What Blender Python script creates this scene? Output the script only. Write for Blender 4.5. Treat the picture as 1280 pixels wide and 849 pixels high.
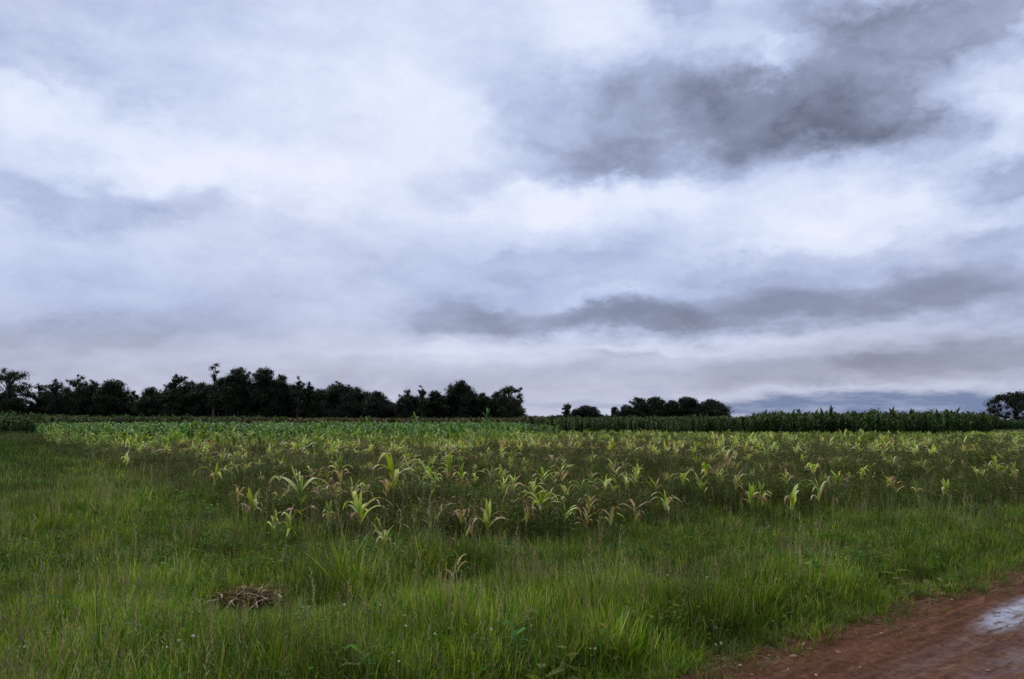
import bpy, math, random
import numpy as np
from mathutils import Vector, Matrix, Euler

scene = bpy.context.scene
for o in list(bpy.data.objects):
    bpy.data.objects.remove(o)
COL = scene.collection

# ------------------------------------------------------------------ camera
CAM_H = 2.0
FPX = 1004.0                      # focal length in pixels of the 1280 wide photograph
HOR = 524.5
PITCH = math.atan((HOR - 424.5) / FPX)
cam_d = bpy.data.cameras.new('camera')
cam_d.sensor_width = 36.0
cam_d.lens = FPX / 1280.0 * 36.0
cam_d.clip_start = 0.05
cam_d.clip_end = 20000
cam = bpy.data.objects.new('camera', cam_d)
COL.objects.link(cam)
cam.location = (0, 0, CAM_H)
cam.rotation_euler = (math.pi / 2 + PITCH, 0, 0)
scene.camera = cam

def pix_dir(px, py):
    u, v = (px - 640.0) / FPX, (424.5 - py) / FPX
    c, s = math.cos(PITCH), math.sin(PITCH)
    return Vector((u, c - s * v, s + c * v)).normalized()

def at(px, py, z=0.0):            # the point at height z seen along that direction
    d = pix_dir(px, py)
    t = (z - CAM_H) / d.z
    return Vector((d.x * t, d.y * t, z))

def to_pix(x, y, z):              # arrays welcome
    c, s = math.cos(PITCH), math.sin(PITCH)
    yy, zz = y * c + (z - CAM_H) * s, -y * s + (z - CAM_H) * c
    yy = np.maximum(yy, 1e-3)
    return 640.0 + FPX * x / yy, 424.5 - FPX * zz / yy

# ------------------------------------------------------------------ sky, sun, exposure
world = bpy.data.worlds.new('World')
scene.world = world
world.use_nodes = True
nt = world.node_tree
nt.nodes.clear()

class N:
    """a terse way of writing node trees"""
    def __init__(s, tree): s.t = tree
    def new(s, typ, **kw):
        n = s.t.nodes.new(typ)
        for k, v in kw.items(): setattr(n, k, v)
        return n
    def put(s, sock, v):
        if hasattr(v, 'is_linked') or isinstance(v, bpy.types.NodeSocket): s.t.links.new(v, sock)
        elif v is not None: sock.default_value = v
    def math(s, op, a, b=None, c=None, clamp=False):
        n = s.new('ShaderNodeMath', operation=op, use_clamp=clamp)
        for i, v in enumerate((a, b, c)):
            if v is not None: s.put(n.inputs[i], v)
        return n.outputs[0]
    def vmath(s, op, a, b=None, c=None, out=0, scale=None):
        n = s.new('ShaderNodeVectorMath', operation=op)
        for i, v in enumerate((a, b, c)):
            if v is not None: s.put(n.inputs[i], v)
        if scale is not None: s.put(n.inputs['Scale'], scale)
        return n.outputs[out]
    def noise(s, vec, scale, detail=4.0, rough=0.55, dist=0.0, color=False):
        n = s.new('ShaderNodeTexNoise', noise_dimensions='3D')
        s.put(n.inputs['Vector'], vec)
        n.inputs['Scale'].default_value = scale; n.inputs['Detail'].default_value = detail
        n.inputs['Roughness'].default_value = rough; n.inputs['Distortion'].default_value = dist
        return n.outputs['Color' if color else 'Fac']
    def ramp(s, fac, stops, interp='LINEAR'):
        n = s.new('ShaderNodeValToRGB'); cr = n.color_ramp; cr.interpolation = interp
        while len(cr.elements) < len(stops): cr.elements.new(0.5)
        for e, (p, c) in zip(cr.elements, stops):
            e.position = p; e.color = (c[0], c[1], c[2], 1) if hasattr(c, '__len__') else (c, c, c, 1)
        s.put(n.inputs[0], fac)
        return n.outputs[0]
    def mix(s, fac, a, b, blend='MIX'):
        n = s.new('ShaderNodeMix', data_type='RGBA', blend_type=blend)
        s.put(n.inputs[0], fac)
        s.put(n.inputs[6], a if not isinstance(a, tuple) else (*a[:3], 1)); s.put(n.inputs[7], b if not isinstance(b, tuple) else (*b[:3], 1))
        return n.outputs[2]
    def maprange(s, v, a, b, c=0.0, d=1.0, smooth=False):
        n = s.new('ShaderNodeMapRange', interpolation_type='SMOOTHSTEP' if smooth else 'LINEAR')
        s.put(n.inputs[0], v)
        for i, q in enumerate((a, b, c, d)): n.inputs[i + 1].default_value = q
        return n.outputs[0]

def lin(r, g, b):                 # 0-255 display colour to linear
    f = lambda c: (c / 255 / 12.92) if c / 255 <= 0.04045 else ((c / 255 + 0.055) / 1.055) ** 2.4
    return (f(r), f(g), f(b))

SUN_EL, SUN_AZ = 48.0, -28.0      # behind the cloud, ahead and to the left
w = N(nt)
direction = w.vmath('NORMALIZE', w.new('ShaderNodeTexCoord').outputs['Generated'])
sep = w.new('ShaderNodeSeparateXYZ'); w.put(sep.inputs[0], direction)
dx, dy, dz = sep.outputs
az = w.math('ARCTAN2', dx, dy)
el = w.math('ARCSINE', dz)
comb = w.new('ShaderNodeCombineXYZ'); w.put(comb.inputs[0], w.math('MULTIPLY', az, 180 / math.pi)); w.put(comb.inputs[1], w.math('MULTIPLY', el, 180 / math.pi))
azel = comb.outputs[0]
# the cloud deck seen in perspective
zc = w.math('ADD', w.math('MAXIMUM', dz, 0.0), 0.16)
deckc = w.new('ShaderNodeCombineXYZ'); w.put(deckc.inputs[0], w.math('DIVIDE', dx, zc)); w.put(deckc.inputs[1], w.math('DIVIDE', dy, zc))
deckm = w.new('ShaderNodeMapping'); w.put(deckm.inputs[0], deckc.outputs[0])
deckm.inputs['Rotation'].default_value = (0, 0, math.radians(14)); deckm.inputs['Scale'].default_value = (0.85, 1.1, 1)
# seen from below a deck of cloud is squeezed more and more towards the horizon
dz0 = w.math('MAXIMUM', dz, 0.0)
dcc = w.new('ShaderNodeCombineXYZ'); w.put(dcc.inputs[0], dx); w.put(dcc.inputs[1], dy)
w.put(dcc.inputs[2], w.math('MULTIPLY_ADD', w.math('DIVIDE', dz0, w.math('ADD', dz0, 0.08)), 0.35, w.math('MULTIPLY', dz0, 1.5)))
deck = w.vmath('SCALE', dcc.outputs[0], scale=2.1)
# warp
wn = w.vmath('SUBTRACT', w.noise(deck, 1.3, 4.0, 0.55, color=True), (0.5, 0.5, 0.5))
warp = w.vmath('MULTIPLY', wn, (10.0, 6.0, 0.0))
wn2 = w.vmath('SUBTRACT', w.noise(deck, 4.6, 7.0, 0.62, color=True), (0.5, 0.5, 0.5))
warp2 = w.vmath('MULTIPLY', wn2, (11.0, 8.0, 0.0))
flat = w.math('ADD', w.math('MULTIPLY', w.math('MAXIMUM', dz, 0.0), 2.2), 0.22, clamp=True)
P = w.vmath('ADD', azel, w.vmath('SCALE', w.vmath('ADD', warp, warp2), scale=flat))

def pix_azel(px, py):
    d = pix_dir(px, py)
    return math.degrees(math.atan2(d.x, d.y)), math.degrees(math.asin(d.z))

def add_blobs(start, blobs):
    acc = start
    for (cx, cy, rx, ry, rot, amt) in blobs:
        a, e = pix_azel(cx, cy)
        m = w.new('ShaderNodeMapping', vector_type='TEXTURE')
        m.inputs['Location'].default_value = (a, e, 0)
        m.inputs['Rotation'].default_value = (0, 0, math.radians(rot))
        m.inputs['Scale'].default_value = (rx * 0.057 * 1.5, ry * 0.057 * 1.5, 1)
        w.put(m.inputs[0], P)
        g = w.new('ShaderNodeTexGradient', gradient_type='QUADRATIC_SPHERE'); w.put(g.inputs[0], m.outputs[0])
        acc = w.math('MULTIPLY_ADD', w.math('MINIMUM', w.math('MULTIPLY', g.outputs['Fac'], 2.2), 1.0), amt, acc)
    return acc

fine = w.math('SUBTRACT', w.noise(deck, 1.7, 9.0, 0.6, 0.3), 0.5)
fine2 = w.math('SUBTRACT', w.noise(deck, 6.0, 8.0, 0.68, 0.2), 0.5)
tone = w.math('MULTIPLY_ADD', fine, 0.30, 0.85)
tone = w.math('MULTIPLY_ADD', w.math('MULTIPLY', fine2, w.maprange(el, 0.02, 0.25, 0.5, 1.0)), 0.25, tone)
tone = add_blobs(tone, [
    # cx, cy, rx, ry, rotation, amount (lighter +, darker -), in picture units turned into directions
    (230, 190, 300, 50, -8, .06), (430, 120, 150, 55, 0, .05), (400, 215, 150, 40, 8, .06), (550, 165, 55, 55, 0, .05), (130, 170, 180, 40, -10, .05),
    (60, 80, 130, 48, -14, -.13), (230, 95, 110, 30, -10, -.04), (90, -10, 260, 45, 0, -.09), (330, -10, 150, 25, 0, -.03), (90, 252, 150, 30, 0, -.13), (220, 255, 70, 22, 0, -.07),
    (330, 345, 260, 62, 6, -.04), (120, 415, 190, 30, 6, -.10), (100, 335, 190, 40, 0, -.02), (370, 395, 160, 40, 0, -.02),
    (250, 475, 460, 30, 0, -.04), (620, 110, 55, 90, 0, -.06), (560, 230, 90, 26, 0, -.06), (470, 300, 150, 40, 0, -.05),
    # the big dark cloud and its companions
    (1085, 132, 120, 60, 0, -.22), (960, 130, 130, 58, 6, -.22), (830, 130, 130, 62, 6, -.20), (700, 160, 100, 66, 0, -.15), (900, 192, 270, 34, 4, -.12), (740, 205, 150, 26, 0, -.08),
    (1140, 180, 90, 40, -14, -.10), (1200, 4, 220, 56, 0, -.30), (860, 14, 70, 26, 0, -.14), (1060, -5, 120, 30, 0, -.10), (1190, 150, 100, 44, 0, -.06), (1262, 130, 30, 22, -6, .06),
    (1255, 238, 80, 28, 0, -.20), (985, 68, 46, 14, -24, .08), (1230, 150, 40, 40, 0, .05), (1240, 125, 46, 34, 0, .06), (1010, 50, 70, 16, 0, .06),
    (1080, 268, 150, 26, 4, .11), (790, 258, 200, 30, 0, .11), (690, 250, 110, 26, 0, .06), (720, 40, 90, 34, 0, .06), (1240, 190, 40, 20, 0, .06),
    # the long lower bands
    (690, 338, 200, 32, 3, -.13), (570, 401, 95, 26, 0, -.15), (670, 400, 150, 30, 0, -.15), (600, 368, 120, 18, 4, -.06), (800, 405, 140, 26, 0, -.14),
    (950, 392, 220, 36, 2, -.14), (1100, 375, 220, 36, 4, -.12), (1230, 352, 150, 36, 6, -.12), (960, 345, 240, 22, 4, -.10), (1190, 400, 150, 14, 4, -.05),
    (1260, 296, 80, 16, 14, -.12), (745, 378, 80, 9, 6, .07), (640, 432, 300, 9, 3, .04), (900, 432, 300, 9, 3, .06), (1000, 315, 160, 13, 5, .05),
    (1210, 450, 210, 32, 4, -.16), (1010, 462, 200, 24, 4, -.09), (800, 460, 220, 16, 0, -.04), (1080, 489, 200, 7, 0, .05), (660, 470, 260, 20, 0, -.03),
])
# gentle fall towards the horizon, all round
tone = w.math('SUBTRACT', tone, w.maprange(el, 0.30, 0.0, 0.0, 0.10, True))
warm = w.noise(deck, 0.9, 3.0, 0.5)
cool = w.ramp(tone, [(0.24, lin(84, 91, 110)), (0.38, lin(110, 118, 140)), (0.54, lin(144, 154, 181)), (0.68, lin(178, 190, 223)), (0.80, lin(202, 213, 241)), (0.92, lin(222, 231, 252)), (1.0, lin(234, 239, 255))])
grey = w.ramp(tone, [(0.24, lin(86, 89, 103)), (0.38, lin(114, 117, 132)), (0.54, lin(148, 152, 168)), (0.68, lin(180, 184, 202)), (0.80, lin(206, 210, 228)), (0.92, lin(227, 231, 246)), (1.0, lin(240, 242, 254))])
lowish = w.math('MULTIPLY', w.maprange(el, 0.15, 0.04, 0.0, 0.85, True), 1.0)
cloud = w.mix(w.math('ADD', w.maprange(warm, 0.5, 0.7, 0.0, 0.2), lowish, clamp=True), cool, grey)
# clear slots low in the sky where the blue shows: Nishita sky through thin vapour
sky = w.new('ShaderNodeTexSky', sky_type='NISHITA')
sky.sun_disc = False
sky.sun_elevation = math.radians(SUN_EL); sky.sun_rotation = math.radians(SUN_AZ)
sky.air_density = 1.6; sky.dust_density = 2.0; sky.ozone_density = 3.0
slot = add_blobs(0.0, [(1110, 508, 240, 16, 0, 1.5), (940, 512, 80, 5, 0, .5), (700, 500, 70, 6, 0, .35), (820, 505, 130, 6, 0, .35), (780, 447, 60, 5, 0, .3)])
slot = w.math('ADD', slot, w.math('MULTIPLY', w.maprange(w.noise(azel, 0.16, 5.0, 0.6), 0.52, 0.66, 0.0, 0.5), w.maprange(el, 0.075, 0.02, 0.0, 1.0, True)), clamp=True)
slot = w.math('MULTIPLY', slot, w.maprange(w.noise(w.vmath('MULTIPLY', azel, (0.5, 2.2, 0.0)), 0.5, 5.0, 0.6), 0.66, 0.46, 0.6, 1.0))
bg_sky = w.new('ShaderNodeBackground'); w.put(bg_sky.inputs[0], sky.outputs[0]); bg_sky.inputs[1].default_value = 0.055
veil = w.new('ShaderNodeBackground'); w.put(veil.inputs[0], (*lin(122, 140, 180), 1)); veil.inputs[1].default_value = 1.0
blue = w.new('ShaderNodeMixShader'); blue.inputs[0].default_value = 0.85
nt.links.new(bg_sky.outputs[0], blue.inputs[1]); nt.links.new(veil.outputs[0], blue.inputs[2])
bg_cloud = w.new('ShaderNodeBackground'); w.put(bg_cloud.inputs[0], cloud); bg_cloud.inputs[1].default_value = 1.0
mixs = w.new('ShaderNodeMixShader'); w.put(mixs.inputs[0], slot)
nt.links.new(bg_cloud.outputs[0], mixs.inputs[1]); nt.links.new(blue.outputs[0], mixs.inputs[2])
out = w.new('ShaderNodeOutputWorld'); nt.links.new(mixs.outputs[0], out.inputs[0])

sun_d = bpy.data.lights.new('sun', 'SUN')
sun_d.energy = 1.5
sun_d.angle = math.radians(12)
sun_d.color = (1.0, 0.93, 0.80)
sun = bpy.data.objects.new('sun', sun_d)
COL.objects.link(sun)
sun.rotation_euler = (math.radians(90 - SUN_EL), 0, math.radians(180 - SUN_AZ))
scene.view_settings.view_transform = 'Standard'
scene.view_settings.look = 'None'
scene.view_settings.exposure = 0.0
scene.view_settings.gamma = 1.0
scene.view_settings.use_curve_mapping = False
scene.render.engine = 'CYCLES'
scene.cycles.max_bounces = 5
scene.cycles.diffuse_bounces = 3
scene.cycles.transmission_bounces = 3
scene.cycles.transparent_max_bounces = 4

# ------------------------------------------------------------------ helpers
def tag(o, label=None, cat=None, group=None, kind=None):
    for k, v in (('label', label), ('category', cat), ('group', group), ('kind', kind)):
        if v: o[k] = v
    return o

_rs = np.random.RandomState(7)
_lat = _rs.rand(256, 256)
def vnoise(x, y, scale, octaves=3, rough=0.5, off=0.0):
    x = np.asarray(x, float) * scale + 37.2 + off; y = np.asarray(y, float) * scale + 11.7 - off
    tot = 0.0; amp = 1.0; norm = 0.0
    for _ in range(octaves):
        xi = np.floor(x).astype(int); yi = np.floor(y).astype(int)
        fx = x - xi; fy = y - yi
        fx = fx * fx * (3 - 2 * fx); fy = fy * fy * (3 - 2 * fy)
        g = lambda i, j: _lat[i & 255, j & 255]
        v = (g(xi, yi) * (1 - fx) + g(xi + 1, yi) * fx) * (1 - fy) + (g(xi, yi + 1) * (1 - fx) + g(xi + 1, yi + 1) * fx) * fy
        tot = tot + v * amp; norm += amp; amp *= rough
        x = x * 2.03 + 5.1; y = y * 2.03 + 9.3
    return tot / norm

def sstep(a, b, v):
    t = np.clip((v - a) / (b - a), 0, 1)
    return t * t * (3 - 2 * t)

def mesh_of(name, verts, faces, cols=None, smooth=True):
    me = bpy.data.meshes.new(name)
    me.from_pydata([tuple(v) for v in verts], [], faces)
    if cols is not None:
        a = me.color_attributes.new('tint', 'FLOAT_COLOR', 'POINT')
        c = np.ones((len(verts), 4), np.float32); c[:, :3] = np.asarray(cols, np.float32)[:, :3]
        a.data.foreach_set('color', c.ravel())
    if smooth:
        me.polygons.foreach_set('use_smooth', [True] * len(me.polygons))
    me.update()
    return me

def link(name, me, mat=None, parent=None, loc=None):
    o = bpy.data.objects.new(name, me)
    COL.objects.link(o)
    if mat and not me.materials: me.materials.append(mat)
    if parent: o.parent = parent
    if loc is not None: o.location = loc
    return o

def thing(name, loc, rz=0.0, **kw):
    o = bpy.data.objects.new(name, None)
    o.empty_display_size = 0.2
    COL.objects.link(o); o.location = loc; o.rotation_euler = (0, 0, rz)
    return tag(o, **kw)

class MB:
    def __init__(s): s.v = []; s.f = []; s.c = []
    def ribbon(s, pts, sides, widths, cols, fold=0.0):
        """a leaf: a row of three vertices (edge, midrib, edge) at each point"""
        n0 = len(s.v)
        for p, sd, wd, c in zip(pts, sides, widths, cols):
            p = Vector(p); h = Vector(sd) * (wd * 0.5)
            s.v += [p - h + Vector((0, 0, fold * wd)), p, p + h + Vector((0, 0, fold * wd))]
            s.c += [c, (c[0] * 1.08, c[1] * 1.06, c[2] * 1.05), c]
        for i in range(len(pts) - 1):
            a = n0 + 3 * i
            s.f += [(a, a + 1, a + 4, a + 3), (a + 1, a + 2, a + 5, a + 4)]
    def strip(s, pts, sides, widths, cols):
        n0 = len(s.v)
        for p, sd, wd, c in zip(pts, sides, widths, cols):
            p = Vector(p); h = Vector(sd) * (wd * 0.5)
            s.v += [p - h, p + h]; s.c += [c, c]
        for i in range(len(pts) - 1):
            a = n0 + 2 * i
            s.f.append((a, a + 1, a + 3, a + 2))
    def tube(s, pts, radii, cols, k=4, cap=True):
        n0 = len(s.v); pts = [Vector(p) for p in pts]
        for i, (p, r, c) in enumerate(zip(pts, radii, cols)):
            d = (pts[min(i + 1, len(pts) - 1)] - pts[max(i - 1, 0)]).normalized()
            a = d.orthogonal().normalized(); b = d.cross(a)
            for j in range(k):
                t = 2 * math.pi * j / k
                s.v.append(p + (a * math.cos(t) + b * math.sin(t)) * r); s.c.append(c)
        for i in range(len(pts) - 1):
            for j in range(k):
                a = n0 + i * k + j; b = n0 + i * k + (j + 1) % k
                s.f.append((a, b, b + k, a + k))
        if cap: s.f.append(tuple(n0 + (len(pts) - 1) * k + j for j in range(k)))
    def mesh(s, name, smooth=True): return mesh_of(name, s.v, s.f, s.c, smooth)

# ------------------------------------------------------------------ materials
def foliage_mat(name, rough=0.5, transl=0.3, var=0.25, hue=0.02, noise_amt=0.35, noise_scale=0.6, spec=0.35, bright=1.0):
    m = bpy.data.materials.new(name); m.use_nodes = True
    t = m.node_tree; t.nodes.clear(); q = N(t)
    att = q.new('ShaderNodeAttribute', attribute_name='tint').outputs['Color']
    oi = q.new('ShaderNodeObjectInfo').outputs['Random']
    pos = q.new('ShaderNodeNewGeometry').outputs['Position']
    hsv = q.new('ShaderNodeHueSaturation')
    q.put(hsv.inputs['Hue'], q.math('MULTIPLY_ADD', oi, hue * 2, 0.5 - hue))
    r2 = q.math('FRACT', q.math('MULTIPLY', oi, 17.31))
    nz = q.noise(pos, noise_scale, 3.0, 0.6)
    v = q.math('MULTIPLY', q.math('MULTIPLY_ADD', r2, var * 2, 1.0 - var), q.maprange(nz, 0.3, 0.7, 1 - noise_amt, 1 + noise_amt))
    q.put(hsv.inputs['Value'], q.math('MULTIPLY', v, bright))
    q.put(hsv.inputs['Saturation'], q.math('MULTIPLY_ADD', q.math('FRACT', q.math('MULTIPLY', oi, 41.7)), 0.3, 0.92))
    q.put(hsv.inputs['Color'], att)
    fine = q.noise(pos, 55.0, 2.0, 0.5)
    col = q.mix(q.maprange(fine, 0.35, 0.7, 0.0, 0.3), hsv.outputs[0], q.mix(1.0, hsv.outputs[0], (0.55, 0.5, 0.4), 'MULTIPLY'))
    p = q.new('ShaderNodeBsdfPrincipled')
    q.put(p.inputs['Base Color'], col); p.inputs['Roughness'].default_value = rough
    p.inputs['Specular IOR Level'].default_value = spec
    tr = q.new('ShaderNodeBsdfTranslucent'); q.put(tr.inputs[0], q.mix(1.0, col, (1.1, 1.15, 0.6), 'MULTIPLY'))
    mx = q.new('ShaderNodeMixShader'); mx.inputs[0].default_value = transl
    t.links.new(p.outputs[0], mx.inputs[1]); t.links.new(tr.outputs[0], mx.inputs[2])
    o = q.new('ShaderNodeOutputMaterial'); t.links.new(mx.outputs[0], o.inputs[0])
    return m

M_GRASS = foliage_mat('grass_blades', 0.6, 0.45, 0.38, 0.028, 0.55, 0.8, 0.05)
M_WEED = foliage_mat('weed_leaves', 0.75, 0.30, 0.35, 0.03, 0.4, 0.35, 0.08)
M_MAIZE = foliage_mat('maize_leaves', 0.5, 0.30, 0.22, 0.02, 0.25, 0.3, 0.22)
M_MAIZE_DARK = foliage_mat('dark_maize_leaves', 0.6, 0.25, 0.3, 0.02, 0.3, 0.15, 0.12)
M_TREE = foliage_mat('eucalyptus_leaves', 0.6, 0.12, 0.25, 0.02, 0.3, 0.12, 0.12)
M_STRAW = foliage_mat('dry_straw', 0.7, 0.1, 0.3, 0.02, 0.3, 3.0, 0.2)
M_FLOWER = foliage_mat('flower_petals', 0.6, 0.2, 0.15, 0.01, 0.1, 3.0, 0.2)

def bark_mat():
    m = bpy.data.materials.new('tree_bark'); m.use_nodes = True; t = m.node_tree; q = N(t)
    p = t.nodes['Principled BSDF']
    pos = q.new('ShaderNodeNewGeometry').outputs['Position']
    q.put(p.inputs['Base Color'], q.ramp(q.noise(q.vmath('MULTIPLY', pos, (3, 3, 0.6)), 1.2, 4, 0.6), [(0.3, (0.022, 0.018, 0.015)), (0.7, (0.07, 0.06, 0.05))]))
    p.inputs['Roughness'].default_value = 0.85
    return m
M_BARK = bark_mat()

# ------------------------------------------------------------------ ground and road
# the left edge of the road runs through these two points; sd > 0 is on the road
RA, RB = at(822, 849), at(1300, 698)
RDIR = (RB - RA).normalized()
RNRM = Vector((RDIR.y, -RDIR.x, 0))          # towards the road and the camera
def road_sd(x, y): return (x - RA.x) * RNRM.x + (y - RA.y) * RNRM.y
def road_s(x, y): return (x - RA.x) * RDIR.x + (y - RA.y) * RDIR.y
ROAD_W = 6.4

def ground_h(x, y):
    x = np.asarray(x, float); y = np.asarray(y, float)
    d = np.hypot(x, y)
    h = (vnoise(x, y, 0.16, 3) - 0.5) * 0.26 + (vnoise(x, y, 0.9, 2) - 0.5) * 0.06
    h = h * (1 - sstep(60, 160, d))
    sd = road_sd(x, y)
    wob = (vnoise(x, y, 0.8, 3, off=3.0) - 0.5) * 0.7
    inside = sstep(-0.75, 0.15, sd + wob) * (1 - sstep(ROAD_W, ROAD_W + 0.9, sd))
    return h * (1 - inside) - 0.22 * inside + 0.0

def soil_mat():
    m = bpy.data.materials.new('field_soil'); m.use_nodes = True; t = m.node_tree; q = N(t)
    p = t.nodes['Principled BSDF']
    pos = q.new('ShaderNodeNewGeometry').outputs['Position']
    red = q.new('ShaderNodeAttribute', attribute_name='bare').outputs['Fac']
    a = q.ramp(q.noise(pos, 0.8, 6, 0.65), [(0.3, (0.022, 0.028, 0.011)), (0.55, (0.038, 0.042, 0.018)), (0.75, (0.055, 0.046, 0.024))])
    b = q.ramp(q.noise(pos, 14.0, 5, 0.65), [(0.3, (0.055, 0.024, 0.016)), (0.6, (0.12, 0.052, 0.036)), (0.8, (0.17, 0.09, 0.06))])
    q.put(p.inputs['Base Color'], q.mix(red, a, b))
    p.inputs['Roughness'].default_value = 1.0; p.inputs['Specular IOR Level'].default_value = 0.05
    bp = q.new('ShaderNodeBump'); bp.inputs['Strength'].default_value = 0.6; bp.inputs['Distance'].default_value = 0.04
    q.put(bp.inputs['Height'], q.noise(pos, 18.0, 5, 0.7)); q.put(p.inputs['Normal'], bp.outputs[0])
    return m

NA, NR = 420, 230
rad = 0.4 * (6000 / 0.4) ** (np.arange(NR) / (NR - 1.0))
ang = np.arange(NA) / NA * 2 * math.pi
R_, A_ = np.meshgrid(rad, ang, indexing='ij')
gx, gy = (R_ * np.sin(A_)).ravel(), (R_ * np.cos(A_)).ravel()
gz = ground_h(gx, gy)
verts = np.column_stack([gx, gy, gz]).tolist(); verts.append((0, 0, float(ground_h(0, 0))))
faces = []
for i in range(NR - 1):
    for j in range(NA):
        a, b = i * NA + j, i * NA + (j + 1) % NA
        faces.append((a, a + NA, b + NA, b))
c0 = len(verts) - 1
faces += [(c0, j, (j + 1) % NA) for j in range(NA)]
me = mesh_of('ground', verts, faces)
sd_ = road_sd(gx, gy)
bare = sstep(-1.0, -0.1, sd_ + (vnoise(gx, gy, 1.5, 4) - 0.5) * 1.4) * (1 - sstep(ROAD_W + 0.3, ROAD_W + 1.2, sd_))
bare = np.append(bare, 1.0)
at_ = me.attributes.new('bare', 'FLOAT', 'POINT'); at_.data.foreach_set('value', bare.astype(np.float32))
tag(link('ground', me, soil_mat()), 'flat farmland ground under the grass and maize', kind='structure')

def rut_depth(s, t):
    """tyre ruts, with the wet one about 2.7 m in from the grass"""
    wob = (vnoise(s, s * 0, 0.25, 2) - 0.5) * 0.25 - 0.22 * sstep(3.0, 5.5, s)
    z = 0.0
    for c, wd, dp in ((1.06, 0.17, 0.045), (1.55, 0.22, 0.02), (2.4, 0.3, 0.03), (4.4, 0.3, 0.04), (5.2, 0.2, 0.02)):
        z = z - dp * np.exp(-((t - c - wob) / wd) ** 2)
    return z
def road_h(x, y):
    s, t = road_s(x, y), road_sd(x, y)
    z = -0.03 + 0.02 * sstep(0.3, 1.6, t)
    z = z + rut_depth(s, t) + (vnoise(s, t * 5.0, 1.4, 4, 0.6) - 0.5) * 0.030 + (vnoise(s, t, 5.0, 4, 0.65) - 0.5) * 0.045 + (vnoise(s, t, 16.0, 3, 0.7) - 0.5) * 0.022
    return z - 0.10 * sstep(0.0, -0.9, t) - 0.10 * sstep(ROAD_W - 0.2, ROAD_W + 0.5, t)

def road_mat():
    m = bpy.data.materials.new('red_dirt'); m.use_nodes = True; t = m.node_tree; q = N(t)
    p = t.nodes['Principled BSDF']
    pos = q.new('ShaderNodeNewGeometry').outputs['Position']
    wet = q.new('ShaderNodeAttribute', attribute_name='wet').outputs['Fac']
    st = q.new('ShaderNodeAttribute', attribute_name='lane').outputs['Vector']   # along, across
    streak = q.noise(q.vmath('MULTIPLY', st, (0.7, 7.0, 1.0)), 1.6, 6, 0.62)
    grain = q.noise(pos, 14.0, 8, 0.75)
    f = q.math('MULTIPLY_ADD', streak, 0.45, q.math('MULTIPLY', grain, 0.55))
    dry = q.ramp(f, [(0.36, (0.044, 0.016, 0.008)), (0.47, (0.088, 0.035, 0.017)), (0.56, (0.135, 0.060, 0.032)), (0.68, (0.28, 0.15, 0.09))])
    wetf = q.math('MULTIPLY', wet, q.maprange(q.noise(q.vmath('MULTIPLY', st, (1.0, 4.0, 1.0)), 3.0, 4, 0.6), 0.34, 0.52), clamp=True)
    q.put(p.inputs['Coat Weight'], wetf); p.inputs['Coat Roughness'].default_value = 0.06; p.inputs['Coat IOR'].default_value = 1.55
    q.put(p.inputs['Base Color'], q.mix(wetf, dry, q.mix(1.0, dry, (0.62, 0.6, 0.62), 'MULTIPLY')))
    q.put(p.inputs['Roughness'], q.maprange(wetf, 0.0, 1.0, 0.9, 0.16))
    q.put(p.inputs['Specular IOR Level'], q.maprange(wetf, 0.0, 1.0, 0.1, 1.0))
    bp = q.new('ShaderNodeBump'); bp.inputs['Distance'].default_value = 0.02
    q.put(bp.inputs['Strength'], q.maprange(wetf, 0.0, 1.0, 0.9, 0.06))
    q.put(bp.inputs['Height'], q.math('ADD', q.noise(pos, 38.0, 6, 0.7), q.math('MULTIPLY', streak, 1.2))); q.put(p.inputs['Normal'], bp.outputs[0])
    return m

def road_patch(s0, s1, ds, t0, t1, dt):
    S, T = np.meshgrid(np.arange(s0, s1 + ds / 2, ds), np.arange(t0, t1 + dt / 2, dt), indexing='ij')
    x = RA.x + RDIR.x * S + RNRM.x * T; y = RA.y + RDIR.y * S + RNRM.y * T
    z = road_h(x, y)
    ns, ntt = S.shape
    v = np.column_stack([x.ravel(), y.ravel(), z.ravel()])
    i, j = np.meshgrid(np.arange(ns - 1), np.arange(ntt - 1), indexing='ij')
    a = (i * ntt + j).ravel()
    f = np.column_stack([a, a + 1, a + 1 + ntt, a + ntt])
    return v, f, S.ravel(), T.ravel()
vs, fs, ss, ts = [], [], [], []
nv = 0
for args in ((-40, -6, 0.4, -0.8, ROAD_W + 0.6, 0.2), (-6, 14, 0.045, -0.8, ROAD_W + 0.6, 0.045), (14, 120, 0.4, -0.8, ROAD_W + 0.6, 0.2)):
    v, f, s_, t_ = road_patch(*args)
    vs.append(v); fs.append(f + nv); ss.append(s_); ts.append(t_); nv += len(v)
v = np.vstack(vs); f = np.vstack(fs); s_ = np.concatenate(ss); t_ = np.concatenate(ts)
me = bpy.data.meshes.new('dirt_road')
me.vertices.add(len(v)); me.vertices.foreach_set('co', v.ravel())
me.loops.add(f.size); me.loops.foreach_set('vertex_index', f.ravel())
me.polygons.add(len(f)); me.polygons.foreach_set('loop_start', np.arange(0, f.size, 4)); me.polygons.foreach_set('loop_total', np.full(len(f), 4))
me.polygons.foreach_set('use_smooth', [True] * len(f)); me.update(); me.validate()
wetv = np.clip(-(rut_depth(s_, t_) + 0.006) * 38, 0, 1) * sstep(0.5, 0.8, t_) * (0.10 + 1.0 * sstep(3.5, 4.3, s_)) + 0.25 * sstep(1.2, 1.7, t_) * sstep(0.45, 0.7, vnoise(s_, t_, 0.8, 3))
a = me.attributes.new('wet', 'FLOAT', 'POINT'); a.data.foreach_set('value', np.clip(wetv, 0, 1).astype(np.float32))
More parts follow.
